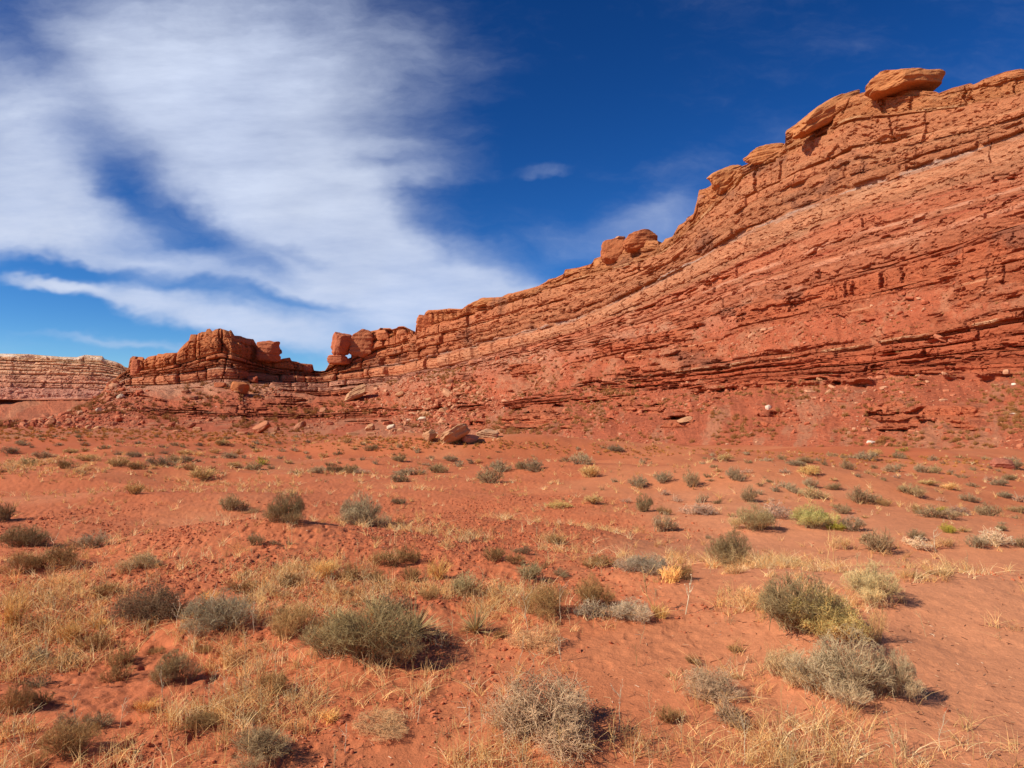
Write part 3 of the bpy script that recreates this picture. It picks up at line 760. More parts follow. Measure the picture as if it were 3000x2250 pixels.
# ------------------------------------------------------------------ list of the shrubs (photo x, y of the foot, width, height, kind, label)
SHRUBS = [
    (1040, 1970, 290, 172, 'green', 'large dense dark green broom shrub on crumbly hummock beside the big yucca'),
    (1597, 2188, 290, 190, 'twig', 'large leafless grey brown twiggy shrub at the bottom centre'),
    (2385, 1862, 265, 140, 'olive', 'wide olive shrub at the back of the clustered shrubs on the right'),
    (2466, 1892, 230, 125, 'flower', 'low shrub covered in pale yellow blossom, in the middle of the right cluster'),
    (2325, 2000, 135, 115, 'paletwig', 'pinkish tan twiggy shrub on the left side of the right cluster'),
    (2500, 2068, 235, 165, 'sage', 'big grey green shrub at the front of the right cluster'),
    (2630, 2050, 135, 125, 'sage', 'rounded grey green shrub at the right end of the front cluster'),
    (2583, 1890, 70, 100, 'wisp', 'thin tan wispy plant behind the yellow blossom shrub'),
    (2570, 1772, 165, 105, 'sagepale', 'pale topped olive shrub standing behind the right cluster'),
    (2090, 2050, 145, 100, 'twig', 'grey brittle twiggy shrub, the upper of two left of the right cluster'),
    (2150, 2130, 90, 88, 'twig', 'small spreading grey twig bush beneath the brittle twiggy shrub'),
    (420, 1832, 165, 135, 'leafy', 'dark round shrub thick with small brown leaves at left'),
    (617, 1858, 215, 120, 'greywisp', 'broad hazy grey shrub right of the dark leafy shrub'),
    (850, 1870, 150, 95, 'brown', 'brown mixed scrub bush between hazy grey shrub and yuccas'),
    (1597, 1820, 150, 85, 'brown', 'dark brown wispy dome shrub left of the two silver twig shrubs'),
    (1741, 1785, 130, 92, 'brown', 'golden brown dome shrub behind the silver twig shrubs'),
    (1735, 1822, 95, 60, 'silver', 'smaller silver twig shrub, left one of the touching pair'),
    (1846, 1826, 124, 82, 'silver', 'larger silver twig shrub, right one of the touching pair'),
    (1565, 1912, 150, 66, 'palelow', 'low pale tan dried shrub on smooth sand above the big leafless shrub'),
    (1963, 2122, 75, 48, 'brown', 'small brown tuft alone on sand right of the big leafless shrub'),
    (820, 1540, 118, 86, 'olive', 'round dense olive shrub casting a dark shadow on the left mound'),
    (1054, 1540, 142, 95, 'sage', 'tall grey green shrub right of the round olive shrub on the mound'),
    (63, 1600, 136, 66, 'olive', 'long leaning olive shrub at the left edge'),
    (240, 1615, 100, 58, 'greywisp', 'grey shrub leaning right near the left edge with a shadow'),
    (154, 1672, 130, 60, 'brown', 'brown shrub in front of the leaning grey shrub'),
    (40, 1690, 110, 68, 'brown', 'rounded brown shrub low on the left edge'),
    (389, 1670, 115, 58, 'paletwig', 'pale prickly twig shrub alone on the red mound at left'),
    (387, 1449, 52, 36, 'paletuft', 'single pale straw tuft on the open slope at left'),
    (588, 1411, 72, 42, 'palefan', 'pale fan shaped shrub showing its bare stems'),
    (673, 1498, 78, 45, 'olive', 'small olive shrub left of the round olive shrub'),
    (732, 1505, 48, 20, 'palelow', 'low pale sprawling shrub touching the small olive shrub'),
    (746, 1603, 42, 38, 'olive', 'tiny round olive bush below the round olive shrub'),
    (285, 1750, 100, 50, 'brown', 'brown wispy clump left above the dark leafy shrub'),
    (1203, 1885, 145, 92, 'yucca', 'large yucca with drooping straw blades behind the dark green broom shrub'),
    (1090, 1822, 84, 60, 'yucca', 'pale dry yucca upper left of the large yucca'),
    (1393, 1862, 86, 60, 'yucca', 'small yucca alone right of the large yucca'),
    (978, 1832, 84, 42, 'yucca', 'straw coloured yucca touching the dark green broom shrub on its upper left'),
    (2398, 1548, 118, 74, 'yellow', 'big yellow flowering shrub on the right slope'),
    (2457, 1556, 48, 20, 'lime', 'low lime yellow shrub at the foot of the big yellow flowering shrub'),
    (2497, 1556, 72, 42, 'sage', 'grey shrub right of the big yellow flowering shrub'),
    (2285, 1521, 80, 50, 'pink', 'pinkish white mounded shrub left of the big yellow flowering shrub'),
    (2068, 1510, 100, 36, 'pink', 'long pinkish white shrub on the slope left of the pinkish mound'),
    (2212, 1557, 118, 74, 'sagepale', 'wide grey olive shrub below the pinkish white mounded shrub'),
    (2145, 1656, 132, 84, 'olive', 'dark olive broom shrub alone right of centre'),
    (2160, 1686, 80, 36, 'wisp', 'tan wispy plant at the foot of the dark olive broom shrub'),
    (1886, 1684, 128, 76, 'silver', 'silvery shrub left of the dark olive broom shrub'),
    (1975, 1711, 86, 52, 'gold', 'golden olive clump right below the silvery shrub'),
    (1280, 1698, 88, 66, 'gold', 'bright golden grass tuft in the centre left'),
    (940, 1700, 110, 66, 'gold', 'bright golden grass tuft left of the other bright golden tuft'),
    (1538, 1707, 94, 50, 'sagepale', 'pale sage shrub in the middle of the red flat'),
    (1637, 1488, 70, 26, 'flower', 'low straw yellow scrubby shrub alone on the central slope'),
    (1741, 1479, 50, 32, 'palefan', 'tan olive shrub right of the low straw yellow shrub'),
    (1730, 1399, 62, 38, 'paletuft', 'golden tan tuft below the grey shrub on the central crest'),
    (1707, 1361, 70, 38, 'sage', 'grey shrub on the central crest above the golden tan tuft'),
    (1425, 1417, 80, 50, 'brownsage', 'brownish grey shrub at the left end of the central row'),
    (1952, 1558, 68, 54, 'sage', 'round grey shrub below the brown one, centre right'),
    (1895, 1499, 64, 54, 'olive', 'olive shrub standing above the round grey shrub'),
    (2479, 1615, 72, 58, 'wisp', 'tan hazy shrub at the crest near the tall dry stalks'),
    (2583, 1620, 100, 62, 'brownsage', 'brown grey shrub on the crest between tan shrub and white spiky shrub'),
    (2700, 1612, 72, 36, 'white', 'white spiky shrub on the crest at right'),
    (2787, 1612, 104, 42, 'wisp', 'pale green grassy clump right of the white spiky shrub'),
    (2937, 1606, 84, 54, 'white', 'white topped shrub at the right end of the crest'),
    (2690, 1705, 100, 25, 'wisp', 'low trailing straw plant on sand right of pale topped shrub'),
    (2765, 1692, 60, 18, 'brown', 'flat dark brown scrap of bush on open sand at right'),
    (1120, 2150, 165, 42, 'palelow', 'low pale dried mat left of the big leafless shrub'),
    (492, 2008, 120, 76, 'olive', 'olive bush with a dark shadow in the lower left straw'),
    (150, 2240, 165, 100, 'brown', 'brown hazy shrub in the bottom left corner'),
    (735, 2250, 190, 90, 'brownsage', 'grey brown shrub cut by the bottom edge left of centre'),
    (92, 1955, 66, 62, 'sage', 'small grey green bush among straw at the lower left'),
    # the others get their labels from what they stand beside
    (2, 1528, 60, 55, 'olive'), (262, 1915, 76, 60, 'brown'), (348, 1958, 88, 58, 'brown'), (20, 2095, 105, 95, 'brown'), (270, 2135, 80, 46, 'brownsage'),
    (560, 2152, 115, 40, 'brown'), (782, 2045, 92, 62, 'brown'), (15, 1860, 90, 110, 'gold'), (190, 1890, 80, 70, 'gold'), (420, 2090, 90, 50, 'gold'),
    (1470, 1384, 62, 32, 'sage'), (1567, 1381, 72, 36, 'sage'), (1524, 1377, 38, 30, 'olive'), (1655, 1354, 34, 20, 'brownsage'), (1802, 1325, 46, 20, 'sage'),
    (1285, 1386, 56, 30, 'olive'), (1167, 1413, 54, 26, 'sage'), (1190, 1393, 104, 26, 'sage'), (1027, 1386, 60, 28, 'olive'), (1056, 1388, 40, 18, 'pink'),
    (975, 1384, 52, 24, 'olive'), (925, 1386, 46, 22, 'sage'),
    (1165, 1354, 42, 24, 'olive'), (1095, 1363, 26, 16, 'sage'), (1246, 1363, 28, 13, 'twig'), (1262, 1345, 26, 15, 'sage'), (1316, 1350, 42, 18, 'sage'),
    (1348, 1368, 36, 20, 'sage'), (1380, 1359, 24, 14, 'sage'), (1400, 1357, 22, 14, 'paletuft'), (1432, 1345, 14, 9, 'paletuft'),
    (1626, 1596, 60, 28, 'brown'), (1879, 1429, 64, 34, 'sage'), (1949, 1415, 62, 32, 'sage'), (1945, 1451, 36, 20, 'pink'), (1985, 1472, 36, 22, 'pink'),
    (1954, 1508, 46, 26, 'brown'), (1834, 1474, 28, 16, 'pink'), (1888, 1359, 28, 18, 'sage'), (1800, 1413, 22, 13, 'sage'), (1163, 1478, 52, 18, 'brownsage'),
    (1136, 1666, 84, 54, 'brown'), (1203, 1650, 76, 46, 'brown'), (1199, 1702, 62, 42, 'brown'), (1090, 1711, 70, 42, 'brown'), (1030, 1705, 80, 40, 'brown'), (1443, 1646, 76, 38, 'brown'),
    (1511, 1659, 58, 36, 'brown'), (1533, 1625, 42, 24, 'brownsage'), (1764, 1664, 100, 32, 'brown'), (1371, 1752, 86, 64, 'sagepale'), (1249, 1757, 60, 38, 'brown'),
    (1140, 1795, 92, 60, 'brownsage'), (1466, 1876, 44, 32, 'brown'), (1941, 1818, 64, 46, 'gold'), (845, 1725, 60, 36, 'brown'), (700, 1745, 80, 40, 'brown'),
    (2025, 1428, 56, 46, 'brownsage'), (2163, 1411, 52, 36, 'sage'), (2194, 1471, 58, 42, 'brownsage'), (2061, 1474, 36, 30, 'sage'), (2475, 1506, 50, 28, 'brownsage'),
    (2271, 1442, 36, 20, 'sage'), (2301, 1431, 36, 20, 'sage'), (2330, 1445, 46, 24, 'sage'), (2375, 1431, 48, 28, 'sage'), (2393, 1465, 74, 30, 'sagepale'),
    (2452, 1438, 46, 24, 'olive'), (2538, 1476, 92, 42, 'brownsage'), (2601, 1483, 42, 24, 'brown'), (2689, 1458, 78, 34, 'olive'), (2787, 1436, 40, 20, 'paletuft'),
    (2732, 1424, 50, 20, 'palefan'), (2850, 1472, 50, 22, 'sage'), (2696, 1506, 40, 28, 'brown'), (2760, 1520, 90, 32, 'brownsage'), (2775, 1503, 46, 18, 'lime'), (2827, 1510, 76, 28, 'pink'),
    (2900, 1512, 72, 36, 'brownsage'), (2990, 1503, 46, 24, 'olive'), (2789, 1562, 42, 28, 'lime'), (2619, 1384, 50, 30, 'sage'), (2646, 1368, 22, 14, 'olive'),
    (2700, 1386, 40, 26, 'sage'), (2742, 1386, 40, 20, 'sagepale'), (2789, 1390, 30, 18, 'sage'), (2486, 1375, 44, 28, 'brownsage'), (2420, 1365, 28, 20, 'brownsage'),
    (2385, 1394, 58, 38, 'flower'), (2334, 1365, 50, 20, 'sage'), (2362, 1358, 40, 22, 'olive'), (2294, 1347, 28, 20, 'olive'), (2646, 1345, 40, 24, 'brownsage'),
    (2650, 1324, 34, 18, 'lime'), (2737, 1352, 34, 20, 'sage'), (2940, 1426, 42, 26, 'sage'), (2963, 1408, 42, 20, 'olive'), (2980, 1378, 52, 26, 'sage'),
    (2950, 1460, 46, 20, 'sage'), (2992, 1472, 36, 22, 'pink'), (2540, 1350, 64, 26, 'sage'), (2570, 1338, 40, 20, 'palefan'), (2480, 1345, 26, 14, 'olive'), (2250, 1352, 34, 14, 'sage'),
    (2130, 1350, 44, 20, 'palefan'), (2090, 1336, 22, 10, 'sage'), (2190, 1334, 30, 12, 'sage'),
    (2687, 1582, 56, 26, 'brownsage'), (2873, 1608, 60, 42, 'sage'), (2998, 1606, 44, 36, 'brownsage'), (2005, 1700, 60, 56, 'brown'), (2325, 1650, 46, 18, 'palefan'), (2195, 1775, 80, 50, 'wisp'),
    (383, 1339, 42, 20, 'sage'), (343, 1334, 22, 14, 'sage'), (401, 1301, 30, 12, 'sage'), (470, 1312, 34, 10, 'sage'), (535, 1330, 38, 15, 'paletuft'), (579, 1336, 32, 15, 'paletuft'),
    (626, 1329, 34, 16, 'paletuft'), (696, 1334, 30, 18, 'paletuft'), (712, 1343, 22, 16, 'sage'), (749, 1327, 30, 14, 'paletuft'), (669, 1343, 42, 20, 'sage'), (463, 1366, 66, 28, 'sage'),
    (506, 1354, 46, 20, 'olive'), (542, 1352, 40, 18, 'sage'), (683, 1370, 42, 20, 'palefan'), (741, 1377, 52, 22, 'olive'), (767, 1363, 36, 28, 'lime'), (788, 1374, 24, 16, 'olive'),
    (304, 1275, 22, 8, 'sage'), (385, 1287, 26, 9, 'sage'), (242, 1305, 28, 13, 'sage'), (665, 1289, 30, 10, 'olive'), (749, 1301, 26, 12, 'sage'), (778, 1307, 24, 9, 'palefan'),
    (1218, 1328, 26, 16, 'sage'), (1167, 1314, 22, 12, 'sage'), (860, 1324, 28, 14, 'sage'), (822, 1344, 28, 14, 'sage'), (896, 1330, 20, 10, 'sage'), (945, 1341, 30, 14, 'paletuft'),
    (905, 1344, 26, 12, 'sage'), (330, 1368, 60, 26, 'brown'), (390, 1375, 50, 24, 'brown'), (180, 1372, 60, 26, 'brown'), (70, 1368, 60, 26, 'sagepale'), (120, 1345, 50, 22, 'sage'),
    (240, 1352, 46, 22, 'palefan'), (20, 1330, 46, 20, 'sage'), (60, 1305, 40, 16, 'sage'), (300, 1318, 34, 14, 'olive'), (200, 1330, 38, 16, 'palefan'), (168, 1308, 30, 12, 'sage'),
]

# hummocks under the big ones
BIGS = []
for s in SHRUBS:
    if s[2] >= 110:
        p = ray_ground(s[0], s[1])
        r = math.hypot(p[0], p[1]); w = s[2] * p[1] / F
        BIGS.append((p[0], p[1] + 0.15 * w, w * 0.75, min(0.09, 0.15 * w) * (0.7 if s[0] != 1040 else 1.3)))
MOUNDS = BIGS


def build_ground():
    az = np.concatenate([np.linspace(-180, -48, 60, endpoint=False), np.linspace(-48, -39, 60, endpoint=False), np.linspace(-39, 39, 1180, endpoint=False), np.linspace(39, 48, 60, endpoint=False), np.linspace(48, 180, 61)])
    rr = np.concatenate([[0.02, 0.4, 0.9, 1.4, 1.8, 2.2], np.exp(np.arange(math.log(2.5), math.log(60), 0.0046)), np.exp(np.arange(math.log(60), math.log(1300), 0.011)), [1500, 2000, 3000, 5000, 9000]])
    A, Rr = np.meshgrid(np.radians(az), rr)
    X = Rr * np.sin(A); Y = Rr * np.cos(A)
    Z = ground_z(X, Y)
    nr, nc = X.shape
    r = Rr
    # colour
    base = albedo(206, 125, 80, 0.92); red = albedo(190, 98, 58, 0.92); pale = albedo(214, 142, 98, 0.92)
    C = np.ones((nr, nc, 3), np.float32) * base
    n1 = fbm(X / 5.0, Y / 5.0, 530, 4)
    cl = clump(X, Y)
    C = lerp(C, red, (ss(0.3, 0.9, cl) * 0.55)[..., None])
    C = lerp(C, red, (ss(0.1, 0.6, n1) * 0.30)[..., None])
    C = lerp(C, pale, (ss(0.15, 0.7, -n1) * (1 - ss(.35, .8, cl)) * 0.5)[..., None])
    mid = ss(14, 60, r)
    n2 = fbm(X / 14.0, Y / 14.0, 531, 4)
    C = lerp(C, red, (mid * (0.25 + 0.5 * ss(-0.1, 0.4, n2)))[..., None])
    C = lerp(C, albedo(176, 128, 84, .9), (mid * .45 * ss(-.1, .4, fbm(X / 9 + 5, Y / 22, 536, 4)) * ss(10, -30, X))[..., None])
    # thin cover of dry litter
    n3 = ss(0.1, 0.6, fbm(X / 1.3, Y / 1.3, 532, 4)) * ss(1.5, -2.5, X + 0.05 * Y) * ss(9, 5, r)
    C = lerp(C, albedo(196, 140, 88, 0.9), (0.35 * n3)[..., None])
    C = lerp(C, albedo(214, 142, 98, .97), (.75 * ss(-.5, 2.5, X - .15 * Y) * (1 - ss(10, 26, r)))[..., None])
    C *= (1 + 0.07 * fbm(X / 0.6, Y / 0.6, 533, 3) * (1 - mid) + 0.08 * fbm(X / 3, Y / 3, 534, 3) * mid)[..., None]
    v = np.stack([X, Y, Z], -1).reshape(-1, 3)
    me = mesh_from('ground', v, grid_faces(nr, nc), M_SOIL, np.clip(C.reshape(-1, 3), 0.01, 0.9))
    o = link('ground', me)
    tag(o, 'red sandy desert soil, lumpy and crusted at left, smooth at right', 'ground', kind='structure')
    return o


build_ground()


# ------------------------------------------------------------------ rocks
def cube_sphere(n):
    vs = []; fs = []; off = 0
    t = np.linspace(-1, 1, n)
    for ax in range(3):
        for sgn in (-1, 1):
            A, B = np.meshgrid(t, t)
            c = np.full_like(A, sgn)
            p = [None] * 3; p[ax] = c; p[(ax + 1) % 3] = A if sgn > 0 else B; p[(ax + 2) % 3] = B if sgn > 0 else A
            vs.append(np.stack(p, -1).reshape(-1, 3)); fs.append(grid_faces(n, n) + off); off += n * n
    v = np.concatenate(vs); f = np.concatenate(fs)
    # weld
    key = np.round(v * 1000).astype(int)
    _, idx, inv = np.unique(key, axis=0, return_index=True, return_inverse=True)
    inv = inv.ravel()
    return v[idx], inv[f]


CS = {n: cube_sphere(n) for n in (3, 4, 12, 22, 34)}


def rock_shape(n, seed, box=0.5, facets=7, rough=0.10, strata=0.0):
    """unit rock: -0.5..0.5 in each axis; box 0 = ball, 1 = box; facets = planes cut from it"""
    rg = np.random.default_rng(seed)
    v, f = CS[n]
    s = v / np.linalg.norm(v, axis=1, keepdims=True)
    b = v / (np.abs(v) ** 6).sum(1, keepdims=True) ** (1 / 6)
    p = s * (1 - box) + b * box
    for _ in range(facets):
        nrm = rg.normal(size=3); nrm /= np.linalg.norm(nrm)
        d = rg.uniform(0.62, 0.92)
        h = p @ nrm - d
        p = p - np.maximum(h, 0)[:, None] * nrm * 0.92
    o = rg.uniform(0, 50)
    nn = fbm(p[:, 0] * 1.7 + o, p[:, 1] * 1.7 + p[:, 2] * 2.3, seed, 4) * 0.6 + fbm(p[:, 2] * 3.3 + o, p[:, 0] * 2.9 - p[:, 1] * 2.1, seed + 5, 3) * 0.4
    p = p * (1 + rough * nn)[:, None]
    if strata:
        q = vn(p[:, 2] * 7.0 + o, np.zeros(len(p)), seed + 7)
        p[:, :2] *= (1 + strata * q)[:, None]
    return p * 0.5, f


def rot_m(rx, ry, rz):
    cx, sx, cy, sy, cz, sz = math.cos(rx), math.sin(rx), math.cos(ry), math.sin(ry), math.cos(rz), math.sin(rz)
    return np.array([[cz, -sz, 0], [sz, cz, 0], [0, 0, 1]]) @ np.array([[cy, 0, sy], [0, 1, 0], [-sy, 0, cy]]) @ np.array([[1, 0, 0], [0, cx, -sx], [0, sx, cx]])


dg = bpy.context.evaluated_depsgraph_get()
bvh = BVHTree.FromObject(cliff, dg)


def hit_slope(px, py):
    """point of the cliff or of the ground seen at a place of the photograph"""
    d = Vector(ray(px, py)).normalized()
    h = bvh.ray_cast(Vector((0, 0, CAMZ)), d, 5000)
    g = ray_ground(px, py)
    if h[0] is not None and (g is None or h[3] < math.dist((0, 0, CAMZ), g)):
        return np.array(h[0])
    return None if g is None else np.array(g)


def rock(px, py, w, h, tone, label, box=0.5, flat=None, tilt=0.0, yaw=None, name='boulder', cat='boulder', group=None, R=None, depth=0.8, facets=7, rough=0.12, n=22, sink=0.25, strata=0.02, overlap=0.0):
    """px, py: foot of the rock in the photo; w, h its size there"""
    seed = int(px * 7 + py * 3) % 100000
    if R is None:
        p = hit_slope(px, py - 1)
    else:
        a, t = az_tan(px, py)
        p = np.array([R * math.sin(a), R * math.cos(a), CAMZ + R * t])
    if p is None: return None
    dist = p[1]
    W = w * dist / F; Hh = h * dist / F
    v, f = rock_shape(n, seed, box, facets, rough, strata)
    v = v * np.array([W, W * depth, Hh])
    yw = yaw if yaw is not None else (seed % 60 - 30) * math.pi / 180
    m = rot_m(0, tilt, 0)
    v = v @ m.T
    v = v @ rot_m(0, 0, yw * 0.5).T
    v[:, 2] += -v[:, 2].min() - sink * Hh
    me = mesh_from(name, v, f, M_BOULD, np.ones((len(v), 3)) * albedo(*tone) * (1 + 0.08 * fbm(v[:, 0] / W * 5, v[:, 2] / W * 9, seed, 3))[:, None], smooth=False)
    u = -p / math.hypot(p[0], p[1]); u[2] = 0
    o = link(name, me, loc=tuple(p + (u * W * depth * (0.18 if R is None else 0.0))))
    tag(o, label, cat, group)
    return o


RIM_R = lambda px: float(np.interp(az_tan(px, 1000)[0], cl_az, cl_R[0]))
OR = (192, 124, 74); DK = (180, 118, 84); RD = (192, 122, 84); TN = (202, 144, 100); PL = (226, 198, 162)
ROCKS_RIM = [
    (2650, 270, 208, 72, OR, 'huge overhanging cap boulder alone on the highest part of the rim', dict(box=.5, tilt=-.05, depth=.7, n=34, facets=5, rough=.16, strata=.03, sink=.1)),
    (2243, 468, 130, 62, OR, 'rounded orange cap boulder on the rim, third step down from the highest', dict(box=.45, tilt=-.12, depth=.5, n=34, facets=4)),
    (2130, 548, 124, 74, OR, 'orange cap boulder at the lower left corner of the tall rim', dict(box=.45, tilt=-.35, depth=.5, n=34, facets=4)),
    (2420, 392, 270, 66, OR, 'long orange cap slab rising toward the highest boulder', dict(box=.6, tilt=-.52, depth=.3, n=34, facets=4)),
    (2058, 588, 34, 26, DK, 'small brown knob stuck to the left corner of the tall rim', dict(box=.3, n=22)),
    (2020, 648, 20, 16, DK, 'tiny round rock on the rim step below the tall corner', dict(box=.2, n=12)),
    (1808, 756, 94, 84, (180, 106, 64), 'left lobe of the twin boulders perched on the skyline', dict(box=.4, tilt=.15, depth=.7, n=34, facets=4)),
    (1872, 722, 106, 66, (180, 106, 64), 'right, flatter lobe of the twin boulders perched on the skyline', dict(box=.45, tilt=-.08, depth=.7, n=34, facets=3)),
    (1815, 700, 34, 11, TN, 'thin flat slab lying on top of the left twin boulder', dict(box=.5, n=12, sink=.2)),
    (1678, 806, 56, 16, OR, 'flat ledge rock jutting from the rim left of the twin boulders', dict(box=.5, n=22, tilt=-.2)),
    (1762, 782, 44, 40, OR, 'knobbly rock jutting just below the twin boulders', dict(box=.4, n=22)),
    (787, 1060, 70, 63, (190, 108, 70), 'square block at the right end of the butte top', dict(box=.75, tilt=.04, depth=.6, n=34, facets=4, sink=.05)),
    (818, 1040, 20, 18, (150, 84, 58), 'small knob on the right side of the square butte block', dict(box=.3, n=12, sink=0)),
    (900, 1086, 34, 24, (186, 104, 70), 'blocky rock sitting at the low end of the butte ridge', dict(box=.7, n=22, depth=.6)),
    (403, 1090, 40, 50, (188, 106, 70), 'squat pillar at the left end of the butte ridge', dict(box=.8, n=34, depth=.6, strata=.06)),
    (1250, 960, 60, 56, (196, 112, 68), 'rounded buttress head above the gap in the rim', dict(box=.5, n=34, depth=.6, tilt=.1)),
    (1178, 985, 34, 32, (200, 122, 78), 'domed knob on the rim left of the gap', dict(box=.4, n=22, depth=.6, strata=.05)),
    (1120, 988, 44, 30, (200, 120, 76), 'wide domed knob in the middle of the wall blocks', dict(box=.5, n=22, depth=.6)),
    (1058, 1045, 66, 78, (190, 114, 74), 'tall blocky fin beside the leaning pillar', dict(box=.9, n=34, depth=.5, strata=.06, sink=.05, rough=.22, facets=5)),
    (1430, 895, 90, 26, OR, 'overhanging orange ledge rock on the middle of the rim', dict(box=.5, n=22, tilt=-.12, depth=.4)),
]
for (px, py, w, h, tn, lb, kw) in ROCKS_RIM:
    rock(px, py, w, h, tn, lb, R=RIM_R(px) * 0.995, name='rim_boulder' if 'pillar' not in lb else 'rock_pillar', cat='rock', group='rocks on the rim', **{**dict(sink=.3, rough=.2, strata=.05), **kw})

# the leaning pillar with its own foot slab
def pillar():
    px, py = 993, 1062
    R = RIM_R(px) * 0.985
    a, t = az_tan(px, py)
    p = np.array([R * math.sin(a), R * math.cos(a), CAMZ + R * t]); k = p[1] / F
    e = link('balanced_pillar', None, loc=tuple(p))
    tag(e, 'tall leaning rock pillar standing free beside the notch in the skyline', 'rock pillar', 'rocks on the rim')
    v, f = rock_shape(34, 77, 0.55, 9, 0.20, 0.04)
    v[:, 0] *= 1 - 0.35 * (v[:, 2] + 0.1)
    v = v * np.array([68, 50, 84]) * k; v[:, 0] += v[:, 2] * 0.12 + 3 * k; v[:, 2] += (16 + 37) * k
    link('head', mesh_from('pillar_head', v, f, M_BOULD, np.ones((len(v), 3)) * albedo(188, 106, 70), False), e)
    v, f = rock_shape(22, 78, 0.65, 5, 0.12, 0.05)
    v = v * np.array([66, 44, 30]) * k; v[:, 2] += 8 * k
    link('base', mesh_from('pillar_base', v, f, M_BOULD, np.ones((len(v), 3)) * albedo(196, 116, 78), False), e)


pillar()

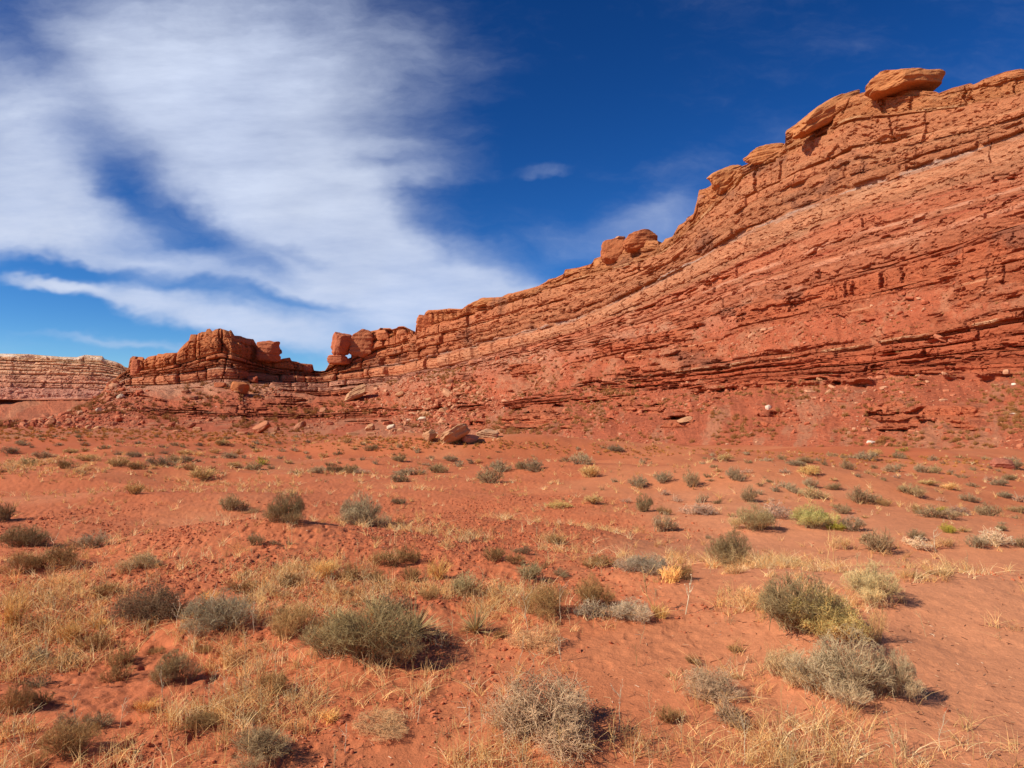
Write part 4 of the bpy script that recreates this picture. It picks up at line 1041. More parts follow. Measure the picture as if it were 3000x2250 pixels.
ROCKS_SLOPE = [
    (703, 1153, 52, 36, (196, 118, 70), 'big rounded orange boulder resting below the butte', dict(box=.35, tilt=.2, depth=.8, sink=.08, facets=4)),
    (1041, 1170, 80, 34, (198, 146, 104), 'long pale tan slab high on the slope below the leaning pillar', dict(box=.6, tilt=-.45)),
    (948, 1210, 24, 20, DK, 'dark red block on the slope left of the pale tan slab', {}),
    (880, 1256, 36, 18, DK, 'dark leaning slab at the foot of the slope, left of centre', dict(tilt=-.5)),
    (811, 1262, 17, 17, DK, 'small dark block beside the leaning slab at the slope foot', {}),
    (1082, 1262, 32, 24, TN, 'upright tan slab at the slope foot below the pale tan slab', dict(tilt=-.6)),
    (1031, 1276, 42, 11, TN, 'long flat tan slab on the ground line left of the upright slab', dict(box=.7)),
    (1088, 1274, 30, 10, TN, 'short flat tan slab under the upright slab', dict(box=.7)),
    (1144, 1259, 30, 15, PL, 'pale sloping slab right of the upright slab', dict(tilt=-.3)),
    (1172, 1265, 19, 13, TN, 'small tan block right of the pale sloping slab', {}),
    (1237, 1233, 32, 15, PL, 'pale flat block halfway up the rockfall', dict(box=.7)),
    (1245, 1217, 25, 14, TN, 'tan block above the pale flat block', {}),
    (1256, 1290, 42, 32, TN, 'tilted slab standing left of the biggest fallen slab', dict(tilt=-.7, box=.7)),
    (1332, 1296, 86, 44, (200, 146, 102), 'biggest fallen slab, tilted, with layered dark end', dict(tilt=-.5, box=.8, strata=.05, n=34)),
    (1375, 1294, 56, 26, (204, 134, 100), 'reddish flat boulder between the two large slabs', dict(box=.5)),
    (1427, 1280, 64, 33, (204, 150, 108), 'broad flat topped slab right of the biggest fallen slab', dict(box=.85, tilt=.12, strata=.05, n=34)),
    (1465, 1269, 26, 14, TN, 'tan block touching the broad flat topped slab', {}),
    (1174, 1161, 32, 15, TN, 'tan slab on the upper slope right of the pale tan slab', dict(tilt=-.3)),
    (1285, 1167, 21, 24, RD, 'upright block on the upper slope', dict(tilt=-.4)),
    (1254, 1178, 22, 14, TN, 'tan block lower left of the upright block', dict(tilt=-.3)),
    (1303, 1209, 34, 19, TN, 'large tan block at the top of the rockfall', {}),
    (1281, 1227, 27, 14, RD, 'reddish block in the middle of the rockfall', {}),
    (1491, 1096, 19, 13, DK, 'dark block high on the slope under the middle of the rim', {}),
    (1382, 1069, 19, 15, RD, 'squarish block under the pale band in the middle', dict(box=.8)),
    (1319, 1121, 19, 13, DK, 'dark block on the slope left of the middle', {}),
    (2006, 1237, 44, 14, TN, 'long tan slab lying alone on the red slope, right of centre', dict(tilt=-.35, box=.6)),
    (2938, 1370, 64, 42, (188, 112, 84), 'pinkish red boulder among shrubs at the right edge', dict(box=.5, facets=9)),
    (2537, 1264, 22, 17, RD, 'round red rock on the lower right slope', dict(box=.2)),
    (2553, 1298, 32, 9, (232, 206, 178), 'white flat rock on the lower right slope', dict(box=.6)),
    (2972, 1128, 16, 8, (232, 206, 178), 'white chip of rock high near the right edge', dict(box=.6)),
    (2968, 1215, 18, 7, (232, 206, 178), 'white flat chip of rock lower near the right edge', dict(box=.6)),
    (148, 1246, 30, 18, RD, 'slanting slab at the far left foot of the slope', dict(tilt=-.5)),
    (202, 1247, 22, 21, RD, 'upright boulder right of the slanting far left slab', {}),
    (119, 1234, 20, 12, TN, 'tan rock behind the slanting far left slab', {}),
    (90, 1241, 18, 10, RD, 'leftmost rock of the row at the foot of the slope', {}),
    (260, 1258, 19, 15, TN, 'rounded tan rock left of its flatter neighbour at the slope foot', dict(box=.3)),
    (289, 1258, 28, 13, TN, 'flatter tan rock right of its rounded neighbour at the slope foot', {}),
    (479, 1257, 16, 11, TN, 'small tan rock at the foot of the butte slope', {}),
    (557, 1254, 32, 16, RD, 'slab leaning on a rounded rock below the butte', dict(tilt=-.35)),
    (579, 1262, 26, 15, TN, 'rounded rock with a slab leaning on it below the butte', {}),
    (517, 1267, 28, 10, RD, 'low flat rock at the ground line below the butte', dict(box=.6)),
    (709, 1274, 40, 12, RD, 'long low rock at the ground line right of the butte', dict(box=.6)),
    (765, 1270, 54, 30, RD, 'dark tilted slab at the ground line right of the butte', dict(tilt=-.6, box=.75)),
    (800, 1274, 22, 10, TN, 'tan rock right of the dark tilted slab', {}),
    (289, 1208, 22, 12, PL, 'white rock on the left shoulder of the slope', dict(tilt=-.5)),
    (325, 1200, 19, 10, RD, 'brown rock right of the white rock on the left shoulder', {}),
    (354, 1168, 26, 14, PL, 'pale slab high on the left shoulder', dict(tilt=-.4)),
    (568, 1170, 26, 13, DK, 'dark rock on the slope under the butte', {}),
    (542, 1152, 23, 14, DK, 'dark layered rock just under the butte wall', dict(strata=.08)),
    (645, 1133, 34, 16, (186, 104, 66), 'brown rock left of the big rounded orange boulder', {}),
    (740, 1120, 34, 26, (180, 92, 60), 'rough red rock right above the big rounded orange boulder', {}),
]
for (px, py, w, h, tn, lb, kw) in ROCKS_SLOPE:
    rock(px, py, w, h, tn, lb, group='fallen rocks below the cliff', **kw)


def scatter_mesh(name, label, cat, pts, sizes, cols, mat, n=3, flat=0.6, protos=6, seed=1, box=.4, facets=4):
    """one object of many small rocks"""
    rg = np.random.default_rng(seed)
    base = [rock_shape(n, seed + 13 * k, box, facets, 0.15) for k in range(protos)]
    V, Fc, Cc = [], [], []; off = 0
    which = rg.integers(0, protos, len(pts))
    for k in range(protos):
        idx = np.where(which == k)[0]
        if not len(idx): continue
        v, f = base[k]; m = len(idx)
        ang = rg.uniform(0, 2 * np.pi, m); c, s = np.cos(ang), np.sin(ang)
        sx = sizes[idx] * rg.uniform(.8, 1.5, m); sy = sizes[idx] * rg.uniform(.7, 1.1, m); sz = sizes[idx] * flat * rg.uniform(.6, 1.3, m)
        tx = rg.normal(0, .3, m)
        x = v[None, :, 0] * sx[:, None]; y = v[None, :, 1] * sy[:, None]; z = v[None, :, 2] * sz[:, None] + x * tx[:, None]
        X = x * c[:, None] - y * s[:, None]; Y = x * s[:, None] + y * c[:, None]
        P = np.stack([X, Y, z + sz[:, None] * .2], -1) + pts[idx][:, None, :]
        V.append(P.reshape(-1, 3))
        Fc.append((f[None] + (np.arange(m) * len(v))[:, None, None]).reshape(-1, 4) + off); off += m * len(v)
        Cc.append(np.repeat(cols[idx], len(v), axis=0))
    me = mesh_from(name, np.concatenate(V), np.concatenate(Fc), mat, np.concatenate(Cc), smooth=False)
    o = link(name, me); tag(o, label, cat, kind='stuff')
    return o


# ------------------------------------------------------------------ scree on the slopes
def slope_points(count, seed, want):
    """random points of the talus part of the near escarpment, with the photo position of each"""
    rg = np.random.default_rng(seed)
    sub = cl_sub[1:1 + cl_tal.shape[0]]
    nr, nc = cl_tal.shape
    i = rg.integers(0, nr - 1, count * 14); j = rg.integers(0, nc - 1, count * 14)
    p = sub[i, j]; t = cl_tal[i, j]
    px, py = to_px(p[:, 0], p[:, 1], p[:, 2])
    k = want(px, py, t, p, rg)
    sel = np.where(rg.uniform(size=len(k)) < k)[0][:count]
    return p[sel], px[sel], py[sel]


def w_scree(px, py, t, p, rg):
    n = fbm(px / 160 + py / 90, (py + px * .45) / 45, 611, 4)
    s = t * np.clip(0.25 + 1.3 * n, 0, 1)
    s += t * 0.9 * np.exp(-(((px - 1230 - (1280 - py) * 0.9) / 110) ** 2)) * (py > 1130)       # the rockfall
    s += t * 0.5 * np.exp(-(((px - 2560 + (1180 - py) * 1.1) / 300) ** 2)) * (py > 1110)
    s += t * 0.35 * (px < 420)
    return s


pts, px_, py_ = slope_points(27000, 71, w_scree)
rg = np.random.default_rng(5)
dist = np.hypot(pts[:, 0], pts[:, 1])
sz = dist / F * np.clip(rg.lognormal(0.55, 0.85, len(pts)), 0.8, 18) * 1.2
tones = np.array([albedo(*t) for t in ((192, 116, 80), (186, 100, 66), (206, 146, 106), (230, 200, 168), (170, 92, 62))])
fall = np.exp(-(((px_ - 1230 - (1280 - py_) * 0.9) / 110) ** 2)) * (py_ > 1130)
sz = sz * (1 + .6 * fall * rg.uniform(size=len(pts)))
tc = tones[rg.choice(5, len(pts), p=[.41, .38, .12, .004, .086])]
tc = lerp(tc, albedo(204, 150, 108), (.8 * fall * (rg.uniform(size=len(pts)) < .35))[:, None])
scatter_mesh('scree', 'loose angular stones strewn over the red slopes under the cliff', 'scree', pts, sz, tc, M_SCREE, 3, .6, seed=3)
# fallen debris lying on the ground at the slope foot
pts = []
for k in range(5000):
    px = R_.uniform(-10, 3010); by = float(np.interp(px, CX, HY[7]))
    py = by + abs(R_.gauss(0, 13)) + 1
    if px > 1900 and R_.random() < .3: py += R_.uniform(0, 60)
    pts.append((px, py))
gp = []
for (px, py) in pts[:1500]:
    q = ray_ground(px, py)
    if q and math.hypot(q[0], q[1]) < 900: gp.append(q)
gp = np.array(gp)
dist = np.hypot(gp[:, 0], gp[:, 1])
sz = dist / F * np.clip(rg.lognormal(0.5, 0.6, len(gp)), 1.2, 9)
scatter_mesh('stones', 'small flat stones lying on the flat below the slope', 'stones', gp, sz, tones[rg.choice(5, len(gp), p=[.4, .3, .2, .04, .06])], M_SCREE, 3, .45, seed=9)

# ------------------------------------------------------------------ soil clods in the near field
def near_points(n, seed, dens, r0=2.6, r1=16.0):
    rg = np.random.default_rng(seed)
    m = n * 5
    a = rg.uniform(rad(-39), rad(39), m); r = np.exp(rg.uniform(math.log(r0), math.log(r1), m))
    x, y = r * np.sin(a), r * np.cos(a)
    k = dens(x, y, r)
    s = np.where(rg.uniform(size=m) < k)[0][:n]
    return x[s], y[s], r[s], rg


x, y, r, rg = near_points(34000, 81, lambda x, y, r: clump(x, y) ** 2 * np.clip(.5 + 1.6 * fbm(x / .8, y / .8, 540, 3), 0, 1), 2.6, 20)
z = ground_z(x, y)
sz = np.clip(rg.lognormal(-4.5, .5, len(x)), .006, .04) * (0.7 + r / 14)
cc = albedo(194, 110, 72, .92) * (1 + rg.normal(0, .08, len(x)))[:, None]
scatter_mesh('soil_clods', 'small crumbly red clods scattered over the lumpy soil', 'clods', np.stack([x, y, z], 1), sz, cc.astype(np.float32), M_CLOD, 3, .7, seed=15, box=.2)


# ------------------------------------------------------------------ plants
def strands(P, rad_, cols, sides=3):
    """P (n,k,3) paths, rad_ (n,k), cols (n,k,3) -> verts, quad faces, colours"""
    n, k, _ = P.shape
    T = np.gradient(P, axis=1); T /= np.linalg.norm(T, axis=2, keepdims=True) + 1e-9
    up = np.zeros_like(T); up[..., 2] = 1
    up = np.where(np.abs(T[..., 2:3]) > .95, np.array([1., 0, 0]), up)
    A = np.cross(T, up); A /= np.linalg.norm(A, axis=2, keepdims=True) + 1e-9
    B = np.cross(T, A)
    ang = np.arange(sides) * 2 * np.pi / sides
    V = P[:, :, None, :] + rad_[:, :, None, None] * (np.cos(ang)[None, None, :, None] * A[:, :, None, :] + np.sin(ang)[None, None, :, None] * B[:, :, None, :])
    Vc = np.repeat(cols[:, :, None, :], sides, axis=2)
    i = np.arange(n)[:, None, None] * (k * sides); j = np.arange(k - 1)[None, :, None] * sides; s = np.arange(sides)[None, None, :]; s2 = (s + 1) % sides
    F_ = np.stack([i + j + s, i + j + s2, i + j + sides + s2, i + j + sides + s], -1).reshape(-1, 4)
    return V.reshape(-1, 3), F_, Vc.reshape(-1, 3)


def join(parts):
    V, Fq, C = [], [], []; off = 0
    for v, f, c in parts:
        V.append(v); Fq.append(f + off); C.append(c); off += len(v)
    return np.concatenate(V), np.concatenate(Fq), np.concatenate(C)


def flakes(P, size, cols, rg, aspect=1.6):
    """small leaf or flower faces (two crossing quads bent into a tiny shell)"""
    n = len(P)
    d1 = rg.normal(size=(n, 3)); d1 /= np.linalg.norm(d1, axis=1, keepdims=True)
    d2 = rg.normal(size=(n, 3)); d2 -= (d2 * d1).sum(1, keepdims=True) * d1; d2 /= np.linalg.norm(d2, axis=1, keepdims=True)
    d3 = np.cross(d1, d2)
    s = size[:, None]
    V = np.stack([P - d1 * s * aspect, P + d2 * s * .5 + d3 * s * .25, P + d1 * s * aspect, P - d2 * s * .5 + d3 * s * .25, P + d3 * s * .45], 1).reshape(-1, 3)
    i = np.arange(n) * 5
    f = np.concatenate([np.stack([i, i + 1, i + 4, i + 3], 1), np.stack([i + 1, i + 2, i + 3, i + 4], 1)])
    return V, f, np.repeat(cols, 5, axis=0)


KINDS = {
    # stem colour, tip colour, flake colour or None, splay, droop, twigginess, count factor, thickness
    'green':    dict(c0=(140, 116, 84), c1=(160, 140, 98), spl=.62, wig=.05, fork=3, dens=1.7, th=.80, shape='dome'),
    'olive':    dict(c0=(132, 108, 78), c1=(154, 134, 96), spl=.66, wig=.06, fork=3, dens=1.35, th=.9, shape='dome'),
    'sage':     dict(c0=(138, 116, 90), c1=(168, 150, 118), spl=.68, wig=.07, fork=3, dens=1.25, th=.9, shape='dome'),
    'sagepale': dict(c0=(140, 118, 84), c1=(184, 166, 120), spl=.66, wig=.07, fork=3, dens=1.1, th=.9, shape='dome'),
    'silver':   dict(c0=(140, 120, 98), c1=(188, 172, 146), spl=.72, wig=.10, fork=3, dens=1.15, th=1.0, shape='dome'),
    'brownsage':dict(c0=(128, 104, 76), c1=(160, 138, 104), spl=.7, wig=.09, fork=3, dens=1.1, th=.9, shape='dome'),
    'brown':    dict(c0=(122, 92, 60), c1=(162, 128, 82), spl=.62, wig=.07, fork=3, dens=1.05, th=.75, shape='dome'),
    'greywisp': dict(c0=(124, 104, 80), c1=(160, 146, 118), spl=.66, wig=.08, fork=3, dens=1.25, th=.7, shape='dome'),
    'twig':     dict(c0=(128, 104, 80), c1=(186, 158, 126), spl=.85, wig=.20, fork=4, dens=.95, th=1.15, shape='dome'),
    'paletwig': dict(c0=(140, 110, 82), c1=(206, 176, 130), spl=.85, wig=.20, fork=4, dens=.9, th=1.1, shape='dome', fl=(214, 196, 130), fd=.5),
    'palelow':  dict(c0=(160, 126, 90), c1=(206, 168, 122), spl=1.0, wig=.22, fork=4, dens=.8, th=1.0, shape='dome'),
    'leafy':    dict(c0=(110, 84, 62), c1=(140, 112, 84), spl=.85, wig=.18, fork=4, dens=.9, th=1.0, shape='ball', fl=(146, 118, 86), fd=2.4),
    'pink':     dict(c0=(150, 116, 92), c1=(208, 174, 146), spl=.85, wig=.15, fork=4, dens=.9, th=1.1, shape='lumps', fl=(220, 192, 164), fd=2.2),
    'white':    dict(c0=(150, 120, 92), c1=(218, 196, 160), spl=.85, wig=.15, fork=4, dens=.9, th=1.2, shape='lumps', fl=(232, 214, 182), fd=1.4),
    'flower':   dict(c0=(150, 120, 80), c1=(214, 180, 110), spl=.8, wig=.14, fork=4, dens=.9, th=1.0, shape='lumps', fl=(248, 218, 132), fd=3.4),
    'yellow':   dict(c0=(140, 118, 92), c1=(190, 180, 116), spl=.75, wig=.07, fork=3, dens=1.2, th=.9, shape='dome', fl=(216, 204, 106), fd=1.6, ftop=.55),
    'lime':     dict(c0=(130, 118, 56), c1=(178, 166, 62), spl=.7, wig=.08, fork=3, dens=1.1, th=.9, shape='dome', fl=(196, 184, 74), fd=1.0),
    'palefan':  dict(c0=(140, 108, 76), c1=(190, 166, 110), spl=.78, wig=.10, fork=3, dens=.9, th=1.0, shape='fan'),
    'paletuft': dict(c0=(168, 132, 84), c1=(212, 184, 124), spl=.62, wig=.06, fork=2, dens=1.1, th=.8, shape='dome'),
    'gold':     dict(c0=(190, 148, 84), c1=(226, 190, 122), spl=.52, wig=.07, fork=1, dens=1.0, th=.62, shape='grass'),
    'wisp':     dict(c0=(180, 144, 96), c1=(216, 184, 130), spl=.5, wig=.08, fork=2, dens=.7, th=.6, shape='grass'),
    'yucca':    dict(c0=(170, 160, 98), c1=(226, 196, 140), spl=1.0, wig=.0, fork=0, dens=.1, th=3.0, shape='yucca'),
}


def make_plant(kind, seed, lod):
    """a shrub of several unequal lobes"""
    if kind in ('yucca', 'gold', 'paletuft', 'palefan'): return make_lobe(kind, seed, lod)
    rg = np.random.default_rng(seed + 5)
    nl = 3 if lod == 0 else 2
    S_, F_ = [], []
    a0 = rg.uniform(0, 6.28)
    for i in range(nl):
        w = (.80, .62, .5)[i] * rg.uniform(.9, 1.1); h = (1.0, .72, .55)[i] * rg.uniform(.85, 1.1)
        a = a0 + i * 2.3 + rg.normal(0, .4); d = (.10, .27, .32)[i]
        off = np.array([math.cos(a) * d, math.sin(a) * d, 0])
        s, f = make_lobe(kind, seed + i * 37, lod, (.55, .4, .3)[i] if nl == 3 else (.65, .45)[i])
        for lst, t in ((S_, s), (F_, f)):
            v = t[0] * np.array([w, w, h]); v = v + off; lst.append((v, t[1], t[2] * (1 + .12 * (i - 1))))
    return join(S_), join(F_)


def make_lobe(kind, seed, lod, frac=1.0):
    """returns (stems, foliage) triples in a unit volume (1 wide, 1 high)"""
    rg = np.random.default_rng(seed)
    K = KINDS[kind]
    c0, c1 = albedo(*K['c0'], 1.35) * np.array([1.06, 1, .88]), albedo(*K['c1'], 1.5) * np.array([1.08, 1, .86])
    if kind == 'yucca':
        n = 150 if lod == 0 else 60
        az = rg.uniform(0, 2 * np.pi, n); el = np.arcsin(np.clip(rg.uniform(0.08, 1, n), 0, 1) ** .7)
        L = rg.uniform(.42, .72, n) * (1.0 + .35 * np.sin(el)); k = 5
        t = np.linspace(0, 1, k)[None, :]
        dx, dy, dz = np.cos(el) * np.cos(az), np.cos(el) * np.sin(az), np.sin(el)
        dr = rg.uniform(.02, .40, n) * (1 - np.sin(el)) * .6
        P = np.stack([dx[:, None] * L[:, None] * t, dy[:, None] * L[:, None] * t, .10 + dz[:, None] * L[:, None] * t * 1.25 - dr[:, None] * t ** 2], -1)
        P[..., 2] = np.maximum(P[..., 2], .01)
        rr = .0095 * (1 - t ** 2.2 * .95) * rg.uniform(.8, 1.2, n)[:, None]
        mixv = np.clip(1.45 * (1 - np.sin(el)) + .25 + rg.normal(0, .3, n), 0, 1)[:, None, None]
        gr = albedo(170, 156, 104, 1.0); st = albedo(226, 190, 128, 1.0)
        C = (gr * (1 - mixv) + st * mixv) * np.ones((n, k, 1)); C = lerp(C, albedo(226, 190, 130), t[..., None] ** 2 * .6)
        # leaf core
        v, f = rock_shape(4, seed, .1, 2, .1); v = v * np.array([.16, .16, .22]); v[:, 2] += .08
        return (v, f, np.ones((len(v), 3)) * albedo(140, 110, 70)), strands(P, rr, C)
    base_n = {0: 120, 1: 62, 2: 30}[lod]
    n1 = max(6, int(base_n * K['dens'] * frac))
    th = K['th'] * {0: .0042, 1: .0085, 2: .017}[lod]
    k = {0: 5, 1: 4, 2: 3}[lod]
    shape = K['shape']
    # primary stems reach towards a ragged dome
    az = rg.uniform(0, 2 * np.pi, n1)
    sp = np.sqrt(rg.uniform(0.0, 1, n1)) * K['spl'] * 1.45
    el = np.pi / 2 - np.clip(sp, 0, 1.5)
    lump = .97 + .36 * vn(np.cos(az) * 2.2 + seed, np.sin(az) * 2.2 + el * 1.5, seed) + rg.normal(0, .10, n1)
    if shape == 'grass':
        L = .95 * rg.uniform(.5, 1.05, n1)
    else:
        L = .92 * lump
    dirs = np.stack([np.cos(el) * np.cos(az), np.cos(el) * np.sin(az), np.sin(el)], -1)
    reach = 1 / np.sqrt((dirs[:, 0] / .47) ** 2 + (dirs[:, 1] / .47) ** 2 + (dirs[:, 2] / .9) ** 2)
    if shape == 'ball': reach = 1 / np.sqrt((dirs[:, 0] / .47) ** 2 + (dirs[:, 1] / .47) ** 2 + ((dirs[:, 2] - .25) / .8) ** 2); reach = np.clip(reach, .4, 1)
    tgt = dirs * (reach * L)[:, None]
    foot = np.stack([rg.normal(0, .09, n1), rg.normal(0, .09, n1), np.full(n1, -.03)], -1)
    if shape in ('dome', 'lumps', 'grass'): foot[:, :2] += dirs[:, :2] * .14
    if shape == 'fan': foot *= .4

    def curve(a, b, k, wig, bend):
        t = np.linspace(0, 1, k)[None, :, None]
        P = a[:, None, :] * (1 - t) + b[:, None, :] * t
        # rise first, then lean outwards
        d = b - a; out = d.copy(); out[:, 2] = 0
        P[..., 2] += (np.sin(np.pi * t[..., 0]) * bend * np.linalg.norm(out, axis=1)[:, None])
        P += rg.normal(0, wig, P.shape) * np.linalg.norm(d, axis=1)[:, None, None] * t * .5
        return P
    P1 = curve(foot, tgt, k, K['wig'], .22)
    t = np.linspace(0, 1, k)[None, :]
    shade = rg.uniform(.75, 1.2, n1)[:, None, None]
    parts_s = [strands(P1, th * 1.5 * (1 - .6 * t) * np.ones((n1, 1)), lerp(c0, c1, t[..., None] * .5) * shade)]
    # finer twigs forking from the outer parts
    prev = P1
    parts_f = []
    cnt = K['fork']
    tips = [P1[:, -1]]
    lv = {0: (3.4, 2.6, 1.5), 1: (3.0, 1.8, 0), 2: (2.2, 0, 0)}[lod]
    ln = .42
    for lvl in range(3):
        if lv[lvl] == 0 or (cnt <= 1 and lvl > 0): break
        m = int(len(prev) * lv[lvl])
        src = rg.integers(0, len(prev), m)
        tt = rg.uniform(.18 if lvl == 0 else .2, .95, m) * (prev.shape[1] - 1)
        i0 = np.floor(tt).astype(int); fr = (tt - i0)[:, None]; i1 = np.minimum(i0 + 1, prev.shape[1] - 1)
        a = prev[src, i0] * (1 - fr) + prev[src, i1] * fr
        d = prev[src, i1] - prev[src, np.maximum(i0 - 1, 0)]
        d = d / (np.linalg.norm(d, axis=1, keepdims=True) + 1e-9)
        d = d + rg.normal(0, .28 + K['wig'] * 2.6, d.shape) + np.array([0, 0, .25 if K['wig'] < .12 else .05])
        d /= np.linalg.norm(d, axis=1, keepdims=True)
        b = a + d * (ln * rg.uniform(.4, 1.1, m))[:, None]
        # keep inside the envelope
        e = np.sqrt((b[:, 0] / .52) ** 2 + (b[:, 1] / .52) ** 2 + (np.maximum(b[:, 2], 0) / 1.02) ** 2)
        sc_ = np.where(e > 1.0, 1 / e, 1.0) * rg.uniform(.92, 1.05, m)
        b = np.where((e > 1.0)[:, None], b * sc_[:, None], b); b[:, 2] = np.maximum(b[:, 2], .02)
        kk = max(2, k - 1 - lvl)
        P = curve(a, b, kk, K['wig'] * 1.2, .05)
        t = np.linspace(0, 1, kk)[None, :]
        hgt = np.clip(P[..., 2:3] * 1.1, 0, 1)
        C = lerp(c0, c1, np.clip(.25 + .35 * lvl + .5 * t[..., None] * hgt + 0 * hgt, 0, 1)) * rg.uniform(.7, 1.25, m)[:, None, None]
        parts_f.append(strands(P, th * (1.0 - .18 * lvl) * (1 - .55 * t) * np.ones((m, 1)), C))
        tips.append(b)
        prev = P; ln *= .62
    if K.get('fl') is not None:
        tp = np.concatenate(tips[1:])
        m = int(len(tp) * K['fd'] * (1.0 if lod == 0 else .8))
        q = tp[rg.integers(0, len(tp), m)] + rg.normal(0, .022, (m, 3))
        keep = q[:, 2] > K.get('ftop', .12) - .4 * rg.uniform(size=m) * (K.get('ftop') is not None)
        q = q[keep]; m = len(q)
        sz = {0: .010, 1: .017, 2: .03}[lod] * rg.uniform(.6, 1.4, m)
        parts_f.append(flakes(q, sz, albedo(*K['fl'], .85) * rg.uniform(.72, 1.15, m)[:, None], rg))
    if not parts_f:
        parts_f = parts_s
    return join(parts_s), join(parts_f)


PROTO = {}


def proto(kind, lod, var):
    key = (kind, lod, var)
    if key not in PROTO:
        s, f = make_plant(kind, (hash_str(kind) + var * 101 + lod * 7) % 9973, lod)
        lm = M_STRAW if kind in ('gold', 'wisp', 'yucca', 'paletuft') else M_LEAF
        if lod == 0:
            PROTO[key] = (mesh_from('stems', s[0], s[1], M_STEM, s[2], False), mesh_from('foliage', f[0], f[1], lm, f[2], False))
        else:
            v, q, c = join([s, f])
            mi = np.concatenate([np.zeros(len(s[1])), np.ones(len(f[1]))])
            PROTO[key] = (mesh_from('shrub', v, q, [M_STEM, lm], c, False, mi), None)
    return PROTO[key]


def hash_str(s):
    h = 7
    for ch in s: h = (h * 31 + ord(ch)) % 100003
    return h


NAME = {'yucca': ('yucca', 'yucca'), 'gold': ('grass_tuft', 'grass tuft'), 'paletuft': ('grass_tuft', 'grass tuft'), 'wisp': ('dry_plant', 'dry plant')}
GROUP = {'yucca': 'yuccas near the dark green shrub', 'grass tuft': 'straw tufts on the red flat', 'dry plant': 'wispy dry plants', 'shrub': 'low desert shrubs on the red flat'}
DESC = {'green': 'dark green broom shrub', 'olive': 'olive shrub', 'sage': 'grey green shrub', 'sagepale': 'pale olive shrub', 'silver': 'silvery shrub', 'brownsage': 'brownish grey shrub',
        'brown': 'brown wispy shrub', 'greywisp': 'hazy grey shrub', 'twig': 'bare twiggy shrub', 'paletwig': 'pale twiggy shrub', 'palelow': 'low pale shrub', 'leafy': 'dark leafy shrub',
        'pink': 'pinkish white shrub', 'white': 'white spiky shrub', 'flower': 'straw yellow shrub', 'yellow': 'yellow flowering shrub', 'lime': 'lime yellow shrub', 'palefan': 'pale tan shrub',
        'paletuft': 'pale straw tuft', 'gold': 'golden straw tuft', 'wisp': 'wispy straw plant', 'yucca': 'yucca'}


def place_plant(px, py, w, h, kind, label, idx):
    p = ray_ground(px, py, True)
    if p is None: return None
    d = p[1]
    W = w * d / F; Hh = h * d / F * 1.02
    lod = 0 if w >= 105 else (1 if w >= 38 else 2)
    gf = 1.18 if w > 100 else 1.28
    if kind == 'yucca': lod = 0 if w > 80 else 1
    a, b = proto(kind, lod, idx % (2 if lod == 0 else 3))
    nm, cat = NAME.get(kind, ('shrub', 'shrub'))
    # foot of the shrub is the nearer edge of its outline
    loc = (p[0], p[1] + W * .30, float(ground_z(p[0], p[1] + W * .30, True)) - .01 * W)
    rz = R_.uniform(0, 6.28)
    ax = R_.uniform(.86, 1.16)
    sc = (W * gf * ax, W * gf / ax, Hh * R_.uniform(.92, 1.1) * (1.0 if w > 100 else 1.12))
    if lod == 0:
        e = link(nm, None, loc=loc, rz=rz, scale=sc)
        link('stems' if kind != 'yucca' else 'crown_base', a, e)
        link('foliage' if kind != 'yucca' else 'blades', b, e)
    else:
        e = link(nm, a, loc=loc, rz=rz, scale=sc)
    tag(e, label, cat, GROUP[cat])
    e['px'] = 0
    del e['px']
    return e


# further small shrubs over the flat, to fill it as in the photograph
taken = [(s[0], s[1], s[2]) for s in SHRUBS]
extra = []
ZONES = [  # x0, x1, y0, y1, count, kinds, width range
    (0, 1000, 1258, 1300, 34, ('sage', 'olive', 'sagepale', 'palefan'), (12, 26)),
    (0, 1200, 1300, 1390, 44, ('sage', 'olive', 'brownsage', 'palefan', 'brown'), (16, 40)),
    (2050, 3000, 1335, 1420, 34, ('sage', 'olive', 'brownsage', 'palefan', 'pink'), (16, 36)),
    (1900, 3000, 1420, 1600, 18, ('sage', 'olive', 'brownsage', 'pink', 'palefan'), (20, 40)),
    (1100, 1900, 1300, 1360, 10, ('sage', 'brownsage'), (10, 22)),
    (700, 2000, 1580, 1760, 12, ('brown', 'brownsage', 'wisp'), (28, 50)),
    (0, 1000, 1720, 2200, 16, ('brown', 'gold', 'brownsage', 'wisp'), (50, 90)),
    (1300, 3000, 1900, 2230, 6, ('wisp', 'brown'), (26, 50)),
]
for (x0, x1, y0, y1, cnt, kinds, wr) in ZONES:
    made = 0; tries = 0
    while made < cnt and tries < 4000:
        tries += 1
        px, py = R_.uniform(x0, x1), R_.uniform(y0, y1)
        w = R_.uniform(*wr)
        if any(abs(px - t[0]) < (w + t[2]) * .5 and abs(py - t[1]) < (w + t[2]) * .22 for t in taken): continue
        taken.append((px, py, w)); extra.append((px, py, w, w * R_.uniform(.4, .58), R_.choice(kinds))); made += 1


